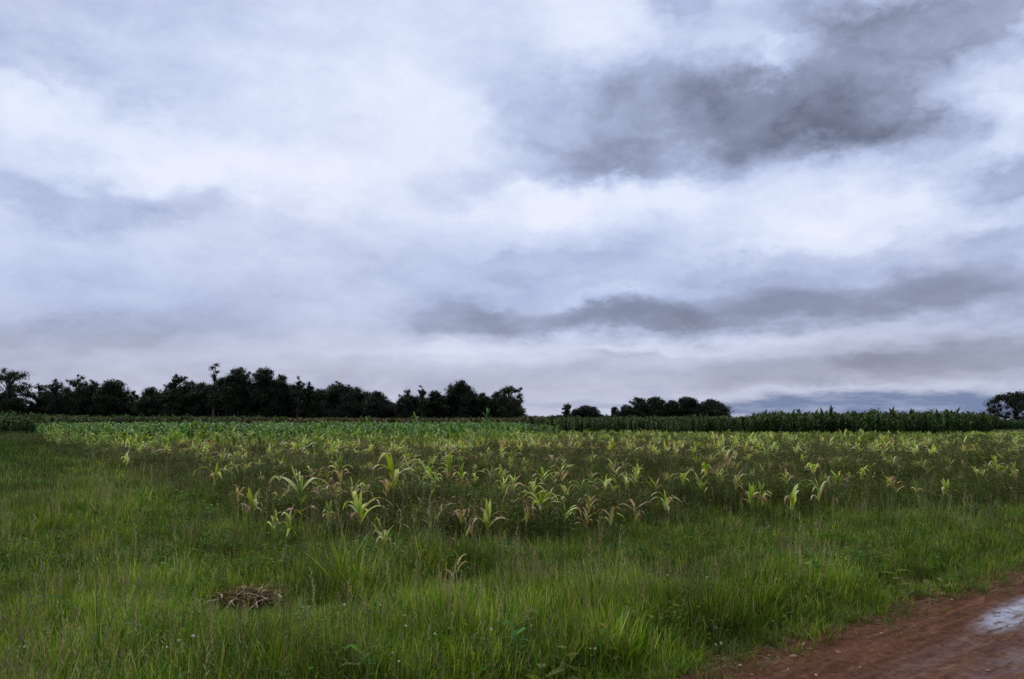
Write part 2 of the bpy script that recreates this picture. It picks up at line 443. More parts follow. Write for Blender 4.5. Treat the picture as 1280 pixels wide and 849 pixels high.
a = me.attributes.new('lane', 'FLOAT_VECTOR', 'POINT'); a.data.foreach_set('vector', np.column_stack([s_, t_, s_ * 0]).astype(np.float32).ravel())
tag(link('road', me, road_mat()), 'wet red dirt track with tyre ruts at the grass edge', kind='structure')

# ------------------------------------------------------------------ scattering
def scatter(name, protos, mat, pts, rot, scl, label, cat, kind='stuff', group=None):
    """one object that plants copies of the given meshes at the given points"""
    c = bpy.data.collections.new(name + '_kinds')
    for i, me_ in enumerate(protos):
        if not me_.materials: me_.materials.append(mat)
        c.objects.link(bpy.data.objects.new('%s_kind_%02d' % (name, i), me_))
    me = bpy.data.meshes.new(name)
    n = len(pts)
    me.vertices.add(n); me.vertices.foreach_set('co', np.asarray(pts, np.float32).ravel())
    a = me.attributes.new('turn', 'FLOAT_VECTOR', 'POINT'); a.data.foreach_set('vector', np.asarray(rot, np.float32).ravel())
    a = me.attributes.new('size', 'FLOAT_VECTOR', 'POINT'); a.data.foreach_set('vector', np.asarray(scl, np.float32).ravel())
    me.update()
    o = link(name, me)
    g = bpy.data.node_groups.new(name + '_planting', 'GeometryNodeTree')
    g.interface.new_socket('Geometry', in_out='INPUT', socket_type='NodeSocketGeometry')
    g.interface.new_socket('Geometry', in_out='OUTPUT', socket_type='NodeSocketGeometry')
    gi = g.nodes.new('NodeGroupInput'); go = g.nodes.new('NodeGroupOutput')
    ip = g.nodes.new('GeometryNodeInstanceOnPoints')
    ci = g.nodes.new('GeometryNodeCollectionInfo'); ci.inputs['Collection'].default_value = c
    ci.inputs['Separate Children'].default_value = True; ci.inputs['Reset Children'].default_value = True
    na = g.nodes.new('GeometryNodeInputNamedAttribute'); na.data_type = 'FLOAT_VECTOR'; na.inputs['Name'].default_value = 'turn'
    nb = g.nodes.new('GeometryNodeInputNamedAttribute'); nb.data_type = 'FLOAT_VECTOR'; nb.inputs['Name'].default_value = 'size'
    er = g.nodes.new('FunctionNodeEulerToRotation')
    L = g.links.new
    L(gi.outputs[0], ip.inputs['Points']); L(ci.outputs[0], ip.inputs['Instance'])
    ip.inputs['Pick Instance'].default_value = True
    L(na.outputs[0], er.inputs[0]); L(er.outputs[0], ip.inputs['Rotation']); L(nb.outputs[0], ip.inputs['Scale'])
    L(ip.outputs[0], go.inputs[0])
    md = o.modifiers.new('planting', 'NODES'); md.node_group = g
    return tag(o, label, cat, group, kind)

def rots(rs, n, tilt):
    r = np.zeros((n, 3)); r[:, 0] = rs.normal(0, tilt, n); r[:, 1] = rs.normal(0, tilt, n); r[:, 2] = rs.rand(n) * 2 * math.pi
    return r

# ---- where things grow, as lines across the field (picture column -> picture row of the ground)
def line(tab):
    xs, ys = zip(*tab)
    return lambda px: np.interp(px, xs, ys)
GRASS_EDGE = line([(-400, 545), (0, 549), (60, 556), (150, 590), (250, 627), (330, 664), (420, 694), (520, 698), (640, 684), (800, 668), (960, 654), (1100, 644), (1280, 632), (1700, 615)])
GREEN_EDGE = line([(-400, 545), (60, 553), (130, 564), (300, 565), (500, 562), (640, 559), (660, 549), (1700, 549)])
TALL_EDGE = line([(-400, 546), (60, 546), (100, 540), (640, 540), (655, 546), (1236, 548), (1244, 537), (1700, 536)])

def field_points(rs, n, d0, d1, margin=220, power=1.0):
    """random ground points in the view wedge (with a margin at the sides)"""
    u = rs.rand(n)
    d = (d0 ** 2 + u * (d1 ** 2 - d0 ** 2)) ** 0.5 if power == 1.0 else d0 * (d1 / d0) ** u
    half = (640 + margin) / FPX * d + 1.5
    x = (rs.rand(n) * 2 - 1) * half
    y = d
    z = ground_h(x, y)
    px, py = to_pix(x, y, z * 0)
    return x, y, z, px, py

# ------------------------------------------------------------------ grass
def blade(mb, x, y, h, wd, az, lean, curl, c0, c1, segs=3):
    pts, sides, ws, cs = [], [], [], []
    th = lean; p = Vector((x, y, 0)); d = Vector((math.sin(az), math.cos(az), 0))
    tw = az + math.pi / 2 + random.uniform(-.6, .6)
    side = Vector((math.sin(tw), math.cos(tw), 0))
    for i in range(segs + 1):
        t = i / segs
        pts.append(p.copy()); sides.append(side); ws.append(wd * (1 - t ** 1.6 * 0.93))
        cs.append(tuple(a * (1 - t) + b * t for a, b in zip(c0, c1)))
        th = lean + curl * (t + 0.2) ** 1.3
        p = p + (d * math.sin(th) + Vector((0, 0, 1)) * math.cos(th)) * (h / segs)
    mb.strip(pts, sides, ws, cs)

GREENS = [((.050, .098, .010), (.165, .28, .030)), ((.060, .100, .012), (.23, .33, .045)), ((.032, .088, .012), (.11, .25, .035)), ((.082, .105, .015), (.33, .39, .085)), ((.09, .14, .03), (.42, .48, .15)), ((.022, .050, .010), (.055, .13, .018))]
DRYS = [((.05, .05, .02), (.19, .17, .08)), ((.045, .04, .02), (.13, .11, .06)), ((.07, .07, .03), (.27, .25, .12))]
def tuft(seed, n, rad_, h, wd, dry=0.1, stems=2, lean=0.25, segs=3, fresh=None, curl=0.7):
    random.seed(seed); mb = MB()
    for i in range(n):
        a = random.uniform(0, 2 * math.pi); r = rad_ * random.random() ** 0.6
        c = random.choice(DRYS if random.random() < dry else (fresh or GREENS))
        hh = h * random.uniform(0.45, 1.1)
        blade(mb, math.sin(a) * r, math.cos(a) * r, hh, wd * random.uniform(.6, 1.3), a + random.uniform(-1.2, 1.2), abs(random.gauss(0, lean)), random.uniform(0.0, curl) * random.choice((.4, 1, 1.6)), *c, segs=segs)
    for i in range(stems):        # flowering stems with loose seed heads
        a = random.uniform(0, 2 * math.pi); r = rad_ * random.random()
        az_ = random.uniform(0, 6.28); ln = abs(random.gauss(0, .16)); hh = h * random.uniform(1.1, 1.6)
        x0, y0 = math.sin(a) * r, math.cos(a) * r
        top = Vector((x0 + math.sin(az_) * math.sin(ln) * hh, y0 + math.cos(az_) * math.sin(ln) * hh, hh * math.cos(ln)))
        base = Vector((x0, y0, 0)); side = Vector((math.cos(az_), -math.sin(az_), 0))
        cc = random.choice([(.18, .18, .08), (.22, .19, .11), (.14, .17, .07)])
        mb.strip([base, base.lerp(top, .6), top], [side] * 3, [wd * .35, wd * .3, wd * .25], [cc] * 3)
        sc_ = random.choice([(.26, .21, .14), (.20, .15, .12), (.32, .29, .17)])
        for k in range(5):
            t = 0.74 + k * 0.06; p = base.lerp(top, t); b = random.uniform(0, 6.28)
            q = p + Vector((math.sin(b) * .018, math.cos(b) * .018, .03)) * (h / .35)
            mb.strip([p, p.lerp(q, .5), q], [side] * 3, [wd * .3, wd * .75, wd * .2], [sc_] * 3)
    return mb.mesh('tuft_%d' % seed)

rs = np.random.RandomState(11)
HEAP = at(316, 742, .12)
def grass_mask(px, py, x, y, rs_, soft=9.0):
    keep = py > GRASS_EDGE(px) + rs_.normal(0, soft, len(px)) * np.clip((py - 524) / 60, .15, 1.5)
    sd = road_sd(x, y) + (vnoise(x, y, 1.3, 4, 0.6, off=8.0) - 0.5) * 1.1
    heap = ((x - HEAP.x) / .40) ** 2 + ((y - HEAP.y + .25) / .38) ** 2
    return keep & (sd < -0.12) & (heap > 1)

def plant_grass(name, d0, d1, n, protos, hmul, label, tilt=0.10, extra=None, power=1.0, mat=None):
    x, y, z, px, py = field_points(rs, n, d0, d1, power=power)
    k = grass_mask(px, py, x, y, rs)
    if extra is not None: k &= extra(x, y, px, py)
    x, y, z = x[k], y[k], z[k]
    m = len(x)
    big = vnoise(x, y, 0.55, 3, 0.6, off=2.0)
    s = hmul * (0.2 + 1.5 * big) * rs.uniform(0.75, 1.25, m)
    s *= 0.45 + 0.55 * sstep(0.3, 1.3, np.hypot(x - HEAP.x, y - HEAP.y + .3))
    s *= 0.35 + 0.65 * sstep(0.0, 0.9, -road_sd(x, y))          # short at the road's edge
    scl = np.column_stack([0.6 * s + 0.45, 0.6 * s + 0.45, s])
    return scatter(name, protos, mat or M_GRASS, np.column_stack([x, y, z - 0.01]), rots(rs, m, tilt), scl, label, 'grass')

near_t = [tuft(100 + i, 28, .13, .33, .0085, dry=.10, stems=(i % 4 == 0) * 1, lean=.34, segs=4, curl=1.1) for i in range(8)]
mid_t = [tuft(200 + i, 22, .15, .28, .011, dry=.10, stems=i % 2, lean=.32, segs=3) for i in range(7)]
far_t = [tuft(300 + i, 22, .45, .26, .022, dry=.12, stems=1, lean=.25, segs=2) for i in range(6)]
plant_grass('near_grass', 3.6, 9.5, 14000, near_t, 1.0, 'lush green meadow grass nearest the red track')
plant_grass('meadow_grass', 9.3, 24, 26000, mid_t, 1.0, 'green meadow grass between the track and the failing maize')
shady = lambda x, y, px, py: (px < 125 - (py - 545) * .8 + rs.normal(0, 28, len(px)))
plant_grass('far_grass', 22, 95, 30000, far_t, 0.95, 'greyish green grass strip along the left side of the field', power=2, extra=lambda x, y, px, py: px > 60 - (py - 545) * .8 + rs.normal(0, 45, len(px)))
shaded_t = [tuft(350 + i, 26, .45, .34, .018, dry=.05, stems=0, lean=.3, segs=2, fresh=[((.018, .04, .014), (.05, .10, .035)), ((.022, .045, .014), (.07, .12, .035))]) for i in range(4)]  # same grass in darker greens: the shade at the left edge is in the colour
plant_grass('shaded_grass', 20, 95, 30000, shaded_t, 0.95, 'smooth grass at the far left edge of the field, shade put into its dark green', power=2, extra=shady)
# taller seeding grass, in patches
seed_t = [tuft(400 + i, 6, .12, .34, .007, dry=.3, stems=4, lean=.16, segs=3) for i in range(5)]
patchy = lambda lo: (lambda x, y, px, py: vnoise(x, y, 0.35, 3, off=20.0) > lo)
plant_grass('seeding_grass', 4.2, 26, 3000, seed_t, 0.95, 'thin purplish seed heads standing over the meadow grass', extra=patchy(.5), mat=M_GRASS)

coarse_t = [tuft(430 + i, 34, .09, .52, .013, dry=.16, stems=3, lean=.42, segs=5, curl=1.5) for i in range(5)]
plant_grass('coarse_tussocks', 4.0, 24, 1500, coarse_t, 0.95, 'coarse arching grass tussocks rising out of the meadow', extra=patchy(.46))
# broad-leaved herbs in the grass
def herb(seed, n, h, leaf, col, spread=.12, lw=.42):
    random.seed(seed); mb = MB()
    for i in range(n):
        a = random.uniform(0, 6.28); rr = spread * random.random(); hh = h * random.uniform(.3, 1.05)
        p0 = Vector((math.sin(a) * rr * .4, math.cos(a) * rr * .4, 0)); p1 = Vector((math.sin(a) * rr, math.cos(a) * rr, hh))
        c = tuple(k * random.uniform(.7, 1.3) for k in random.choice(col))
        if i % 3 == 0: mb.strip([p0, p1], [Vector((1, 0, 0))] * 2, [.004, .003], [tuple(k * .8 for k in c)] * 2)
        b = random.uniform(0, 6.28); e = random.uniform(-.3, .7)
        d = Vector((math.sin(b) * math.cos(e), math.cos(b) * math.cos(e), math.sin(e))); s = Vector((math.cos(b), -math.sin(b), random.uniform(-.5, .5))).normalized()
        l = leaf * random.uniform(.6, 1.3)
        mb.strip([p1, p1 + d * l * .45, p1 + d * l + Vector((0, 0, -.2 * l))], [s] * 3, [l * .08, l * lw, l * .05], [c] * 3)
    return mb.mesh('herb_%d' % seed)
dock_t = [herb(540 + i, 16, .30, .11, [(.045, .10, .02), (.07, .14, .03), (.11, .17, .04)], spread=.16, lw=.5) for i in range(5)]
plant_grass('broadleaf_herbs', 3.8, 20, 2600, dock_t, 0.95, 'broad-leaved green herbs in patches of the foreground grass', extra=lambda x, y, px, py: vnoise(x, y, 0.6, 3, off=71.0) > .54, mat=M_WEED)
herb_t = [herb(500 + i, 40, .27, .042, [(.05, .12, .02), (.09, .17, .03), (.15, .19, .05), (.05, .08, .02)], spread=.18) for i in range(6)]
plant_grass('low_herbs', 3.8, 26, 15000, herb_t, 1.0, 'small leafy herbs mixed into the meadow grass', extra=lambda x, y, px, py: vnoise(x, y, 0.5, 3, off=44.0) > .40, mat=M_WEED)

# the dark weeds between the maize rows
BROWNS = [(.052, .080, .016), (.062, .066, .021), (.078, .054, .026), (.040, .080, .015), (.13, .17, .035)]
weed_t = [herb(600 + i, 90, .46, .045, BROWNS, spread=.28, lw=.4) for i in range(6)]
weed_t += [tuft(650 + i, 14, .22, .36, .012, dry=.25, stems=0, lean=.45, segs=2, fresh=[((.03, .045, .010), (.07, .10, .022))]) for i in range(3)]
def plant_weeds(name, d0, d1, n, protos, grow, label):
    x, y, z, px, py = field_points(rs, n, d0, d1)
    k = (py < GRASS_EDGE(px) + rs.normal(0, 9.0, n) * np.clip((py - 524) / 90, .15, 1.6)) & (py > TALL_EDGE(px) - 3)
    x, y, z = x[k], y[k], z[k]; m = len(x)
    s = (0.35 + 1.2 * vnoise(x, y, 0.45, 3, off=5.0)) * rs.uniform(.7, 1.25, m)
    scl = np.column_stack([s * grow, s * grow, s])
    scatter(name, protos, M_WEED, np.column_stack([x, y, z]), rots(rs, m, .08), scl, label, 'weeds')
plant_weeds('field_weeds', 12, 32, 20000, weed_t, 1.0, 'dark olive and brown weeds choking the near maize rows')
weed_far = [herb(680 + i, 70, .46, .10, BROWNS, spread=.5, lw=.4) for i in range(4)]
plant_weeds('far_field_weeds', 31, 100, 26000, weed_far, 1.25, 'dark brown weeds under the distant maize rows')
seedy = [tuft(640 + i, 8, .16, .52, .009, dry=.25, stems=4, lean=.25, segs=3) for i in range(4)]
plant_weeds('field_grasses', 12, 55, 7000, seedy, 1.0, 'thin grasses and seed stems growing up through the dark weeds')
# brighter flecks of weed leaf
fleck = [herb(700 + i, 7, .56, .07, [(.16, .20, .06), (.22, .24, .08), (.16, .13, .07)], spread=.2) for i in range(3)]
plant_weeds('pale_weeds', 12, 60, 6500, fleck, 1.1, 'scattered paler weed tips among the dark weeds')

# ------------------------------------------------------------------ maize
C_GREEN = (.17, .32, .045); C_YEL = (.50, .58, .12); C_PALE = (.64, .64, .26); C_TAN = (.46, .33, .18); C_PINK = (.30, .19, .10); C_BROWN = (.20, .10, .07); C_STALK = (.22, .25, .09)
def mixc(a, b, t): return tuple(x * (1 - t) + y * t for x, y in zip(a, b))
def grad(stops, t):
    for (t0, c0), (t1, c1) in zip(stops, stops[1:]):
        if t <= t1: return mixc(c0, c1, (t - t0) / max(t1 - t0, 1e-6))
    return stops[-1][1]
LEAF_KINDS = {
    'fresh': [(0, C_GREEN), (.6, mixc(C_GREEN, C_YEL, .5)), (1, C_YEL)],
    'yellow': [(0, mixc(C_GREEN, C_YEL, .5)), (.4, C_YEL), (.8, C_PALE), (1, C_TAN)],
    'pale': [(0, C_YEL), (.35, C_PALE), (.7, (.62, .60, .42)), (1, C_TAN)],
    'tan': [(0, C_YEL), (.3, C_TAN), (1, C_PINK)],
    'pink': [(0, C_YEL), (.3, C_TAN), (.6, C_PINK), (1, C_BROWN)],
    'brown': [(0, C_BROWN), (.5, (.16, .07, .05)), (1, C_TAN)],
}
def leaf(mb, p, az_, length, width, th0, bend, kind, segs=8, rnd=random):
    """a maize blade leaving the stalk at angle th0 from upright and arching over by `bend`"""
    st = LEAF_KINDS[kind] if isinstance(kind, str) else kind
    p = Vector(p); pts, sides, ws, cs = [], [], [], []
    wav = rnd.uniform(0, 6.28); azv = az_; kink = rnd.uniform(.35, .7); snap = rnd.uniform(0, .9) if bend > 1.5 else 0
    for i in range(segs + 1):
        t = i / segs
        th = th0 + bend * t ** 1.35 * (1 - snap * .35) + (snap if t > kink else 0)
        azv = az_ + 0.35 * math.sin(t * 2.2 + wav)
        roll = 0.5 * math.sin(t * 5 + wav) * t
        d = Vector((math.sin(azv), math.cos(azv), 0)); s = Vector((math.cos(azv), -math.sin(azv), 0))
        up = Vector((0, 0, 1)) * math.sin(th) - d * math.cos(th)
        side = (s * math.cos(roll) + up * math.sin(roll)).normalized()
        pts.append(p.copy()); sides.append(side)
        ws.append(width * 1.15 * max(0.04, (min(1, .45 + 2.4 * t)) * (1 - t ** 2.2) ** .8))
        cs.append(grad(st, t))
        p = p + (d * math.sin(th) + Vector((0, 0, 1)) * math.cos(th)) * (length / segs)
    mb.ribbon(pts, sides, ws, cs, fold=0.10)

def stalk(mb, h, r, rnd, lean=.05, col=None, k=5):
    a = rnd.uniform(0, 6.28); pts = []
    for i in range(5):
        t = i / 4; pts.append(Vector((math.sin(a) * lean * h * t * t, math.cos(a) * lean * h * t * t, h * t)))
    mb.tube(pts, [r * (1 - .6 * i / 4) for i in range(5)], [mixc(C_BROWN, col or C_STALK, min(1, .3 + i * .3)) for i in range(5)], k=k)
    return pts

def style_leaves(style, H, rnd):
    """(height fraction, azimuth, length, width, th0, bend, kind) of each leaf"""
    out = []; a = rnd.uniform(0, 6.28)
    if style == 'arch':          # drooping all round like a fountain
        for i in range(9):
            t = .58 + .34 * i / 9; a += math.pi + rnd.uniform(-.6, .6)
            out.append((t, a, H * rnd.uniform(.45, .85), H * rnd.uniform(.05, .08), rnd.uniform(.3, .8), rnd.uniform(1.6, 2.7), rnd.choice(['pale', 'yellow', 'pale', 'yellow', 'tan', 'pink'] if i < 6 else ['yellow', 'fresh'])))
        out.append((.85, a + 1, H * .4, H * .06, .12, .3, 'fresh'))
    elif style == 'fan':         # upright bright fan, brown skirts
        for i in range(6):
            a += math.pi + rnd.uniform(-.5, .5)
            out.append((.42 + .06 * i, a, H * rnd.uniform(.42, .58), H * .085, rnd.uniform(.1, .45), rnd.uniform(.1, .7), rnd.choice(['fresh', 'yellow', 'fresh'])))
        for i in range(6):
            a += math.pi + rnd.uniform(-.7, .7)
            out.append((.45 + .05 * i, a, H * rnd.uniform(.5, .7), H * .07, rnd.uniform(.6, .9), rnd.uniform(1.5, 2.4), rnd.choice(['tan', 'pink', 'pale'])))
    elif style == 'column':      # tall and narrow with hanging leaves
        for i in range(9):
            t = .5 + .42 * i / 9; a += math.pi + rnd.uniform(-.5, .5)
            hang = i < 6
            out.append((t, a, H * (.42 if hang else .34), H * .075, .12 if not hang else .25, (2.7 if hang else .35), ('tan' if i < 3 else 'yellow') if hang else 'fresh'))
        out.append((.88, a, H * .26, H * .05, .03, .1, 'fresh'))
    elif style == 'dry':
        for i in range(7):
            a += math.pi + rnd.uniform(-.8, .8)
            out.append((.55 + .06 * i, a, H * rnd.uniform(.5, .8), H * .08, rnd.uniform(.3, .8), rnd.uniform(1.7, 2.9), rnd.choice(['pink', 'brown', 'tan', 'pink'])))
    elif style == 'big':         # one tall leaf and two broad arches
        out += [(.62, -1.7, H * .72, H * .10, .55, 2.2, 'pale'), (.64, 1.5, H * .62, H * .13, .4, 2.4, 'pale'), (.6, -1.2, H * .52, H * .085, .28, .12, 'fresh'),
                (.65, .6, H * .3, H * .06, .1, .4, 'fresh'), (.5, 2.2, H * .5, H * .09, .6, 2.3, 'yellow'), (.35, 1.9, H * .4, H * .07, .9, 1.5, 'tan'), (.3, -2.2, H * .4, H * .07, .8, 1.8, 'pink')]
    else:                        # 'mixed'
        for i in range(7):
            t = .5 + .4 * i / 7; a += math.pi + rnd.uniform(-.7, .7)
            out.append((t, a, H * rnd.uniform(.45, .8), H * .075, rnd.uniform(.2, .7), rnd.choice((rnd.uniform(.3, 1.0), rnd.uniform(1.6, 2.6), rnd.uniform(1.6, 2.6))), rnd.choice(['yellow', 'pale', 'fresh', 'tan', 'pink'])))
    return out

def maize_parts(style, H, seed):
    rnd = random.Random(seed); res = []
    ms = MB(); pts = stalk(ms, H * .86, H * .016 + .004, rnd, lean=rnd.uniform(0, .1))
    res.append(('stalk', ms.mesh('maize_stalk')))
    for (t, a, l, wd, th, bd, kind) in style_leaves(style, H, rnd):
        f = t * 4; i = min(3, int(f)); p = pts[i].lerp(pts[i + 1], f - i)
        mb = MB(); leaf(mb, p, a, l, wd, th, bd, kind, rnd=rnd)
        res.append(('leaf', mb.mesh('maize_leaf')))
    return res

def maize_single(style, H, seed, segs=4, k=3, lw=1.3):
    rnd = random.Random(seed); mb = MB(); pts = stalk(mb, H * .86, H * .014 + .004, rnd, lean=rnd.uniform(0, .1), k=k)
    for (t, a, l, wd, th, bd, kind) in style_leaves(style, H, rnd):
        f = t * 4; i = min(3, int(f)); p = pts[i].lerp(pts[i + 1], f - i)
        leaf(mb, p, a, l, wd * lw, th, bd, kind, segs=segs, rnd=rnd)
    return mb.mesh('yellowing_maize')

# the plants one can pick out: column, top row, foot row where it sinks into the weeds, style, label
HERO = [
 (267, 588, 616, 'arch', 'wide fountain-shaped maize plant, pale drooping leaves, leftmost large one at the grass edge'),
 (315, 611, 640, 'fan', 'squat bright yellow-green maize plant with brown dried leaves curling on both sides'),
 (378, 586, 640, 'big', 'tall pale maize plant with one leaf pointing up and two broad arched leaves'),
 (343, 641, 659, 'mixed', 'tiny green maize plant under a pinkish arching dead leaf, below the tall pale plant'),
 (363, 641, 661, 'mixed', 'tiny yellow maize plant with a pink curled tip, lowest of the left cluster'),
 (349, 611, 627, 'mixed', 'small yellow maize plant just left of the tall pale arched one'),
 (298, 604, 624, 'dry', 'brown withered maize plant between the fountain-shaped and the squat green one'),
 (426, 568, 612, 'column', 'narrow upright maize plant with leaves hanging straight down its stalk'),
 (443, 606, 632, 'arch', 'low maize plant of pale pinkish arches below the narrow upright one'),
 (418, 600, 624, 'dry', 'small greyish withered maize plant left of the low pinkish arches'),
 (492, 580, 630, 'arch', 'large yellow-green maize plant with a broad pink dead leaf falling to the right'),
 (484, 600, 626, 'dry', 'crumpled pinkish dead maize plant against the large yellow-green one'),
 (560, 571, 612, 'column', 'tallest bright green upright maize plant near the centre of the weedy strip'),
 (576, 583, 615, 'column', 'thin maize plant with pink lower leaves right of the tallest bright one'),
 (411, 629, 655, 'column', 'thin pale maize plant with one leaf reaching right, at the field corner'),
 (450, 628, 666, 'arch', 'broad maize plant with shiny whitish arches at the near corner of the field'),
 (480, 654, 680, 'fan', 'small orange-tipped maize plant standing nearest the camera in the grass'),
 (610, 629, 660, 'fan', 'fresh green maize plant opening in a fan with a brown leaf on its left'),
 (577, 634, 658, 'dry', 'dark reddish withered maize plant left of the fresh green fan'),
 (641, 602, 620, 'arch', 'pale maize plant with long left arch above the yellow cluster'),
 (667, 608, 632, 'arch', 'lemon-yellow maize plant with looping leaves, top left of the yellow cluster'),
 (684, 612, 634, 'fan', 'maize plant with slanting golden leaves, top right of the yellow cluster'),
 (676, 624, 646, 'arch', 'maize plant with wide symmetric yellow arches in the middle of the cluster'),
 (657, 631, 654, 'dry', 'maize plant with one broad golden hanging leaf, lower left of the cluster'),
 (680, 587, 608, 'mixed', 'slim green maize plant behind the yellow cluster'),
 (703, 588, 607, 'arch', 'maize plant with a shiny curled crown behind and right of the yellow cluster'),
 (708, 611, 630, 'mixed', 'grey-green maize plant with a hooked right leaf beside the yellow cluster'),
 (706, 634, 652, 'arch', 'low green maize plant with three rounded pale tips, right of the cluster'),
 (727, 605, 620, 'arch', 'small tan maize plant arching between the cluster and the green one to its right'),
 (734, 641, 658, 'dry', 'small cream and orange drooping maize plant, nearest right of the yellow cluster'),
 (735, 622, 642, 'dry', 'dark red dried maize plant behind the small cream one'),
 (755, 601, 617, 'arch', 'bright green maize plant with one spike and two flat arches'),
 (763, 636, 652, 'mixed', 'leafy green dwarf maize plant at the grass edge beside a cream one'),
 (795, 628, 650, 'dry', 'brick-red dead maize plant standing alone at the grass edge'),
 (832, 618, 637, 'arch', 'broad yellow maize plant with wide low arches, alone right of the red one'),
 (819, 601, 613, 'mixed', 'low maize plant with one arch leaning right, behind the broad yellow one'),
 (854, 592, 612, 'mixed', 'spiky yellow-green maize plant with a fallen leaf on its right'),
 (875, 596, 613, 'mixed', 'short yellow maize plant right of the spiky one'),
 (884, 584, 600, 'arch', 'pale orange maize plant with a long arch sweeping left'),
 (766, 546, 568, 'fan', 'bright tall yellow-green maize plant high in the weedy strip, just right of centre'),
 (909, 566, 588, 'mixed', 'open pale green maize plant with a thin spray of leaves, well right of centre'),
 (939, 604, 626, 'fan', 'bright green maize plant with a reddish base near the right grass edge'),
 (953, 602, 629, 'column', 'upright pale maize plant touching the green one with the reddish base'),
 (921, 597, 613, 'mixed', 'thin straw-coloured maize plant left of the bright green reddish-based one'),
 (961, 575, 590, 'column', 'small glowing yellow maize plant upright in brown weeds on the right'),
 (989, 610, 637, 'arch', 'maize plant with a thin green spike and whitish fallen arches at the right grass edge'),
 (1024, 605, 628, 'arch', 'slumped cream-coloured maize plant right of the whitish arched one'),
 (1047, 588, 606, 'fan', 'bushy yellow-green maize plant with tan lower leaves on the right'),
 (1077, 584, 601, 'arch', 'maize plant of pinkish arches above brown weeds right of the bushy one'),
 (1110, 590, 606, 'mixed', 'green-topped maize plant leaning into a tan one on the right'),
 (1120, 598, 616, 'dry', 'tan drooping maize plant just in front of the green-topped one'),
 (1147, 600, 616, 'column', 'thin green maize plant with a curved stem fallen to its right'),
 (1183, 596, 616, 'fan', 'stiff yellow-green maize plant, last bright one before the right grass edge'),
 (1244, 568, 586, 'fan', 'upright yellow-green maize plant near the right end of the weedy strip'),
 (1269, 578, 602, 'column', 'narrow upright maize plant at the far right end of the field'),
 (157, 570, 584, 'mixed', 'pale sprawling maize plant at the left tip of the weedy strip'),
 (290, 566, 580, 'arch', 'yellow maize plant with flat curled leaves behind the fountain-shaped one'),
 (352, 570, 588, 'fan', 'bushy pale yellow maize plant in the second row left of the narrow upright one'),
 (508, 562, 575, 'arch', 'cream maize plant with a hooded crown left of the tallest bright green one'),
 (527, 577, 592, 'arch', 'low maize plant with one very long arch lying to the right'),
]
for i, (px, ty, by, style, lab) in enumerate(HERO):
    p = at(px, by, 0.33)
    d = p.y
    H = 0.33 + (by - ty) / FPX * d
    H = H / (0.93 if style in ('arch', 'big') else 1.0)
    t = thing('maize_plant', (p.x, p.y, float(ground_h(p.x, p.y))), 0.0 if style == 'big' else random.Random(i).uniform(0, 6.28),
              label=lab, cat='maize plant', group='yellowing maize plants in the weedy strip')
    for (nm, me) in maize_parts(style, H, 900 + i):
        link(nm, me, M_MAIZE, t)
hero_px = [(h[0], h[2]) for h in HERO]

small = [maize_single(s, 1.0, 1200 + i, lw=.95) for i, s in enumerate(['arch', 'fan', 'mixed', 'arch', 'arch', 'mixed', 'dry', 'arch', 'arch', 'mixed', 'mixed', 'column'] * 2)]
rr = random.Random(5)
def sparse_spots(n, lo, hi, rnd):
    """spots for the further plants, in loose rows running across the view"""
    out = []; tries = 0
    while len(out) < n and tries < 60000:
        tries += 1
        px = rnd.uniform(-60, 1340); py = rnd.uniform(lo, hi)
        top = max(GREEN_EDGE(px) - 1, 549); bot = GRASS_EDGE(px) - 24
        if not (top < py < bot): continue
        # thinner towards the camera, dense near the standing crop
        q = (py - top) / 75.0
        if rnd.random() > math.exp(-3.6 * q) * .95 + .05: continue
        if any(abs(px - a) < 9 and abs(py - b) < 6 for a, b in hero_px): continue
        out.append((px, py))
    return out
spots = sparse_spots(760, 549, 640, rr)
spots.sort(key=lambda s: -s[1])
for i, (px, py) in enumerate(spots[:240]):
    p = at(px, py)
    H = rr.choice((rr.uniform(.42, .58), rr.uniform(.45, .72)))
    o = link('maize_plant', small[i % len(small)], M_MAIZE, loc=(p.x, p.y, float(ground_h(p.x, p.y))))
    o.rotation_euler = (rr.gauss(0, .06), rr.gauss(0, .06), rr.uniform(0, 6.28)); o.scale = (H * rr.uniform(.9, 1.3), H * rr.uniform(.9, 1.3), H)
    tag(o, 'small yellowing maize plant half buried in dark weeds behind the large front plants', 'maize plant', 'small maize plants scattered further back')
rest = spots[240:]
P_ = np.array([[*at(px, py)[:2]] for px, py in rest])
s = np.array([rr.uniform(.55, .95) for _ in rest])
scatter('far_sparse_maize', [maize_single(st_, 1.0, 1300 + i, lw=1.5) for i, st_ in enumerate(['fan', 'arch', 'mixed', 'arch', 'fan'])], M_MAIZE,
        np.column_stack([P_, ground_h(P_[:, 0], P_[:, 1])]), rots(rs, len(s), .06), np.column_stack([s * 1.15, s * 1.15, s]), 'thin band of pale stunted maize before the green crop', 'maize')

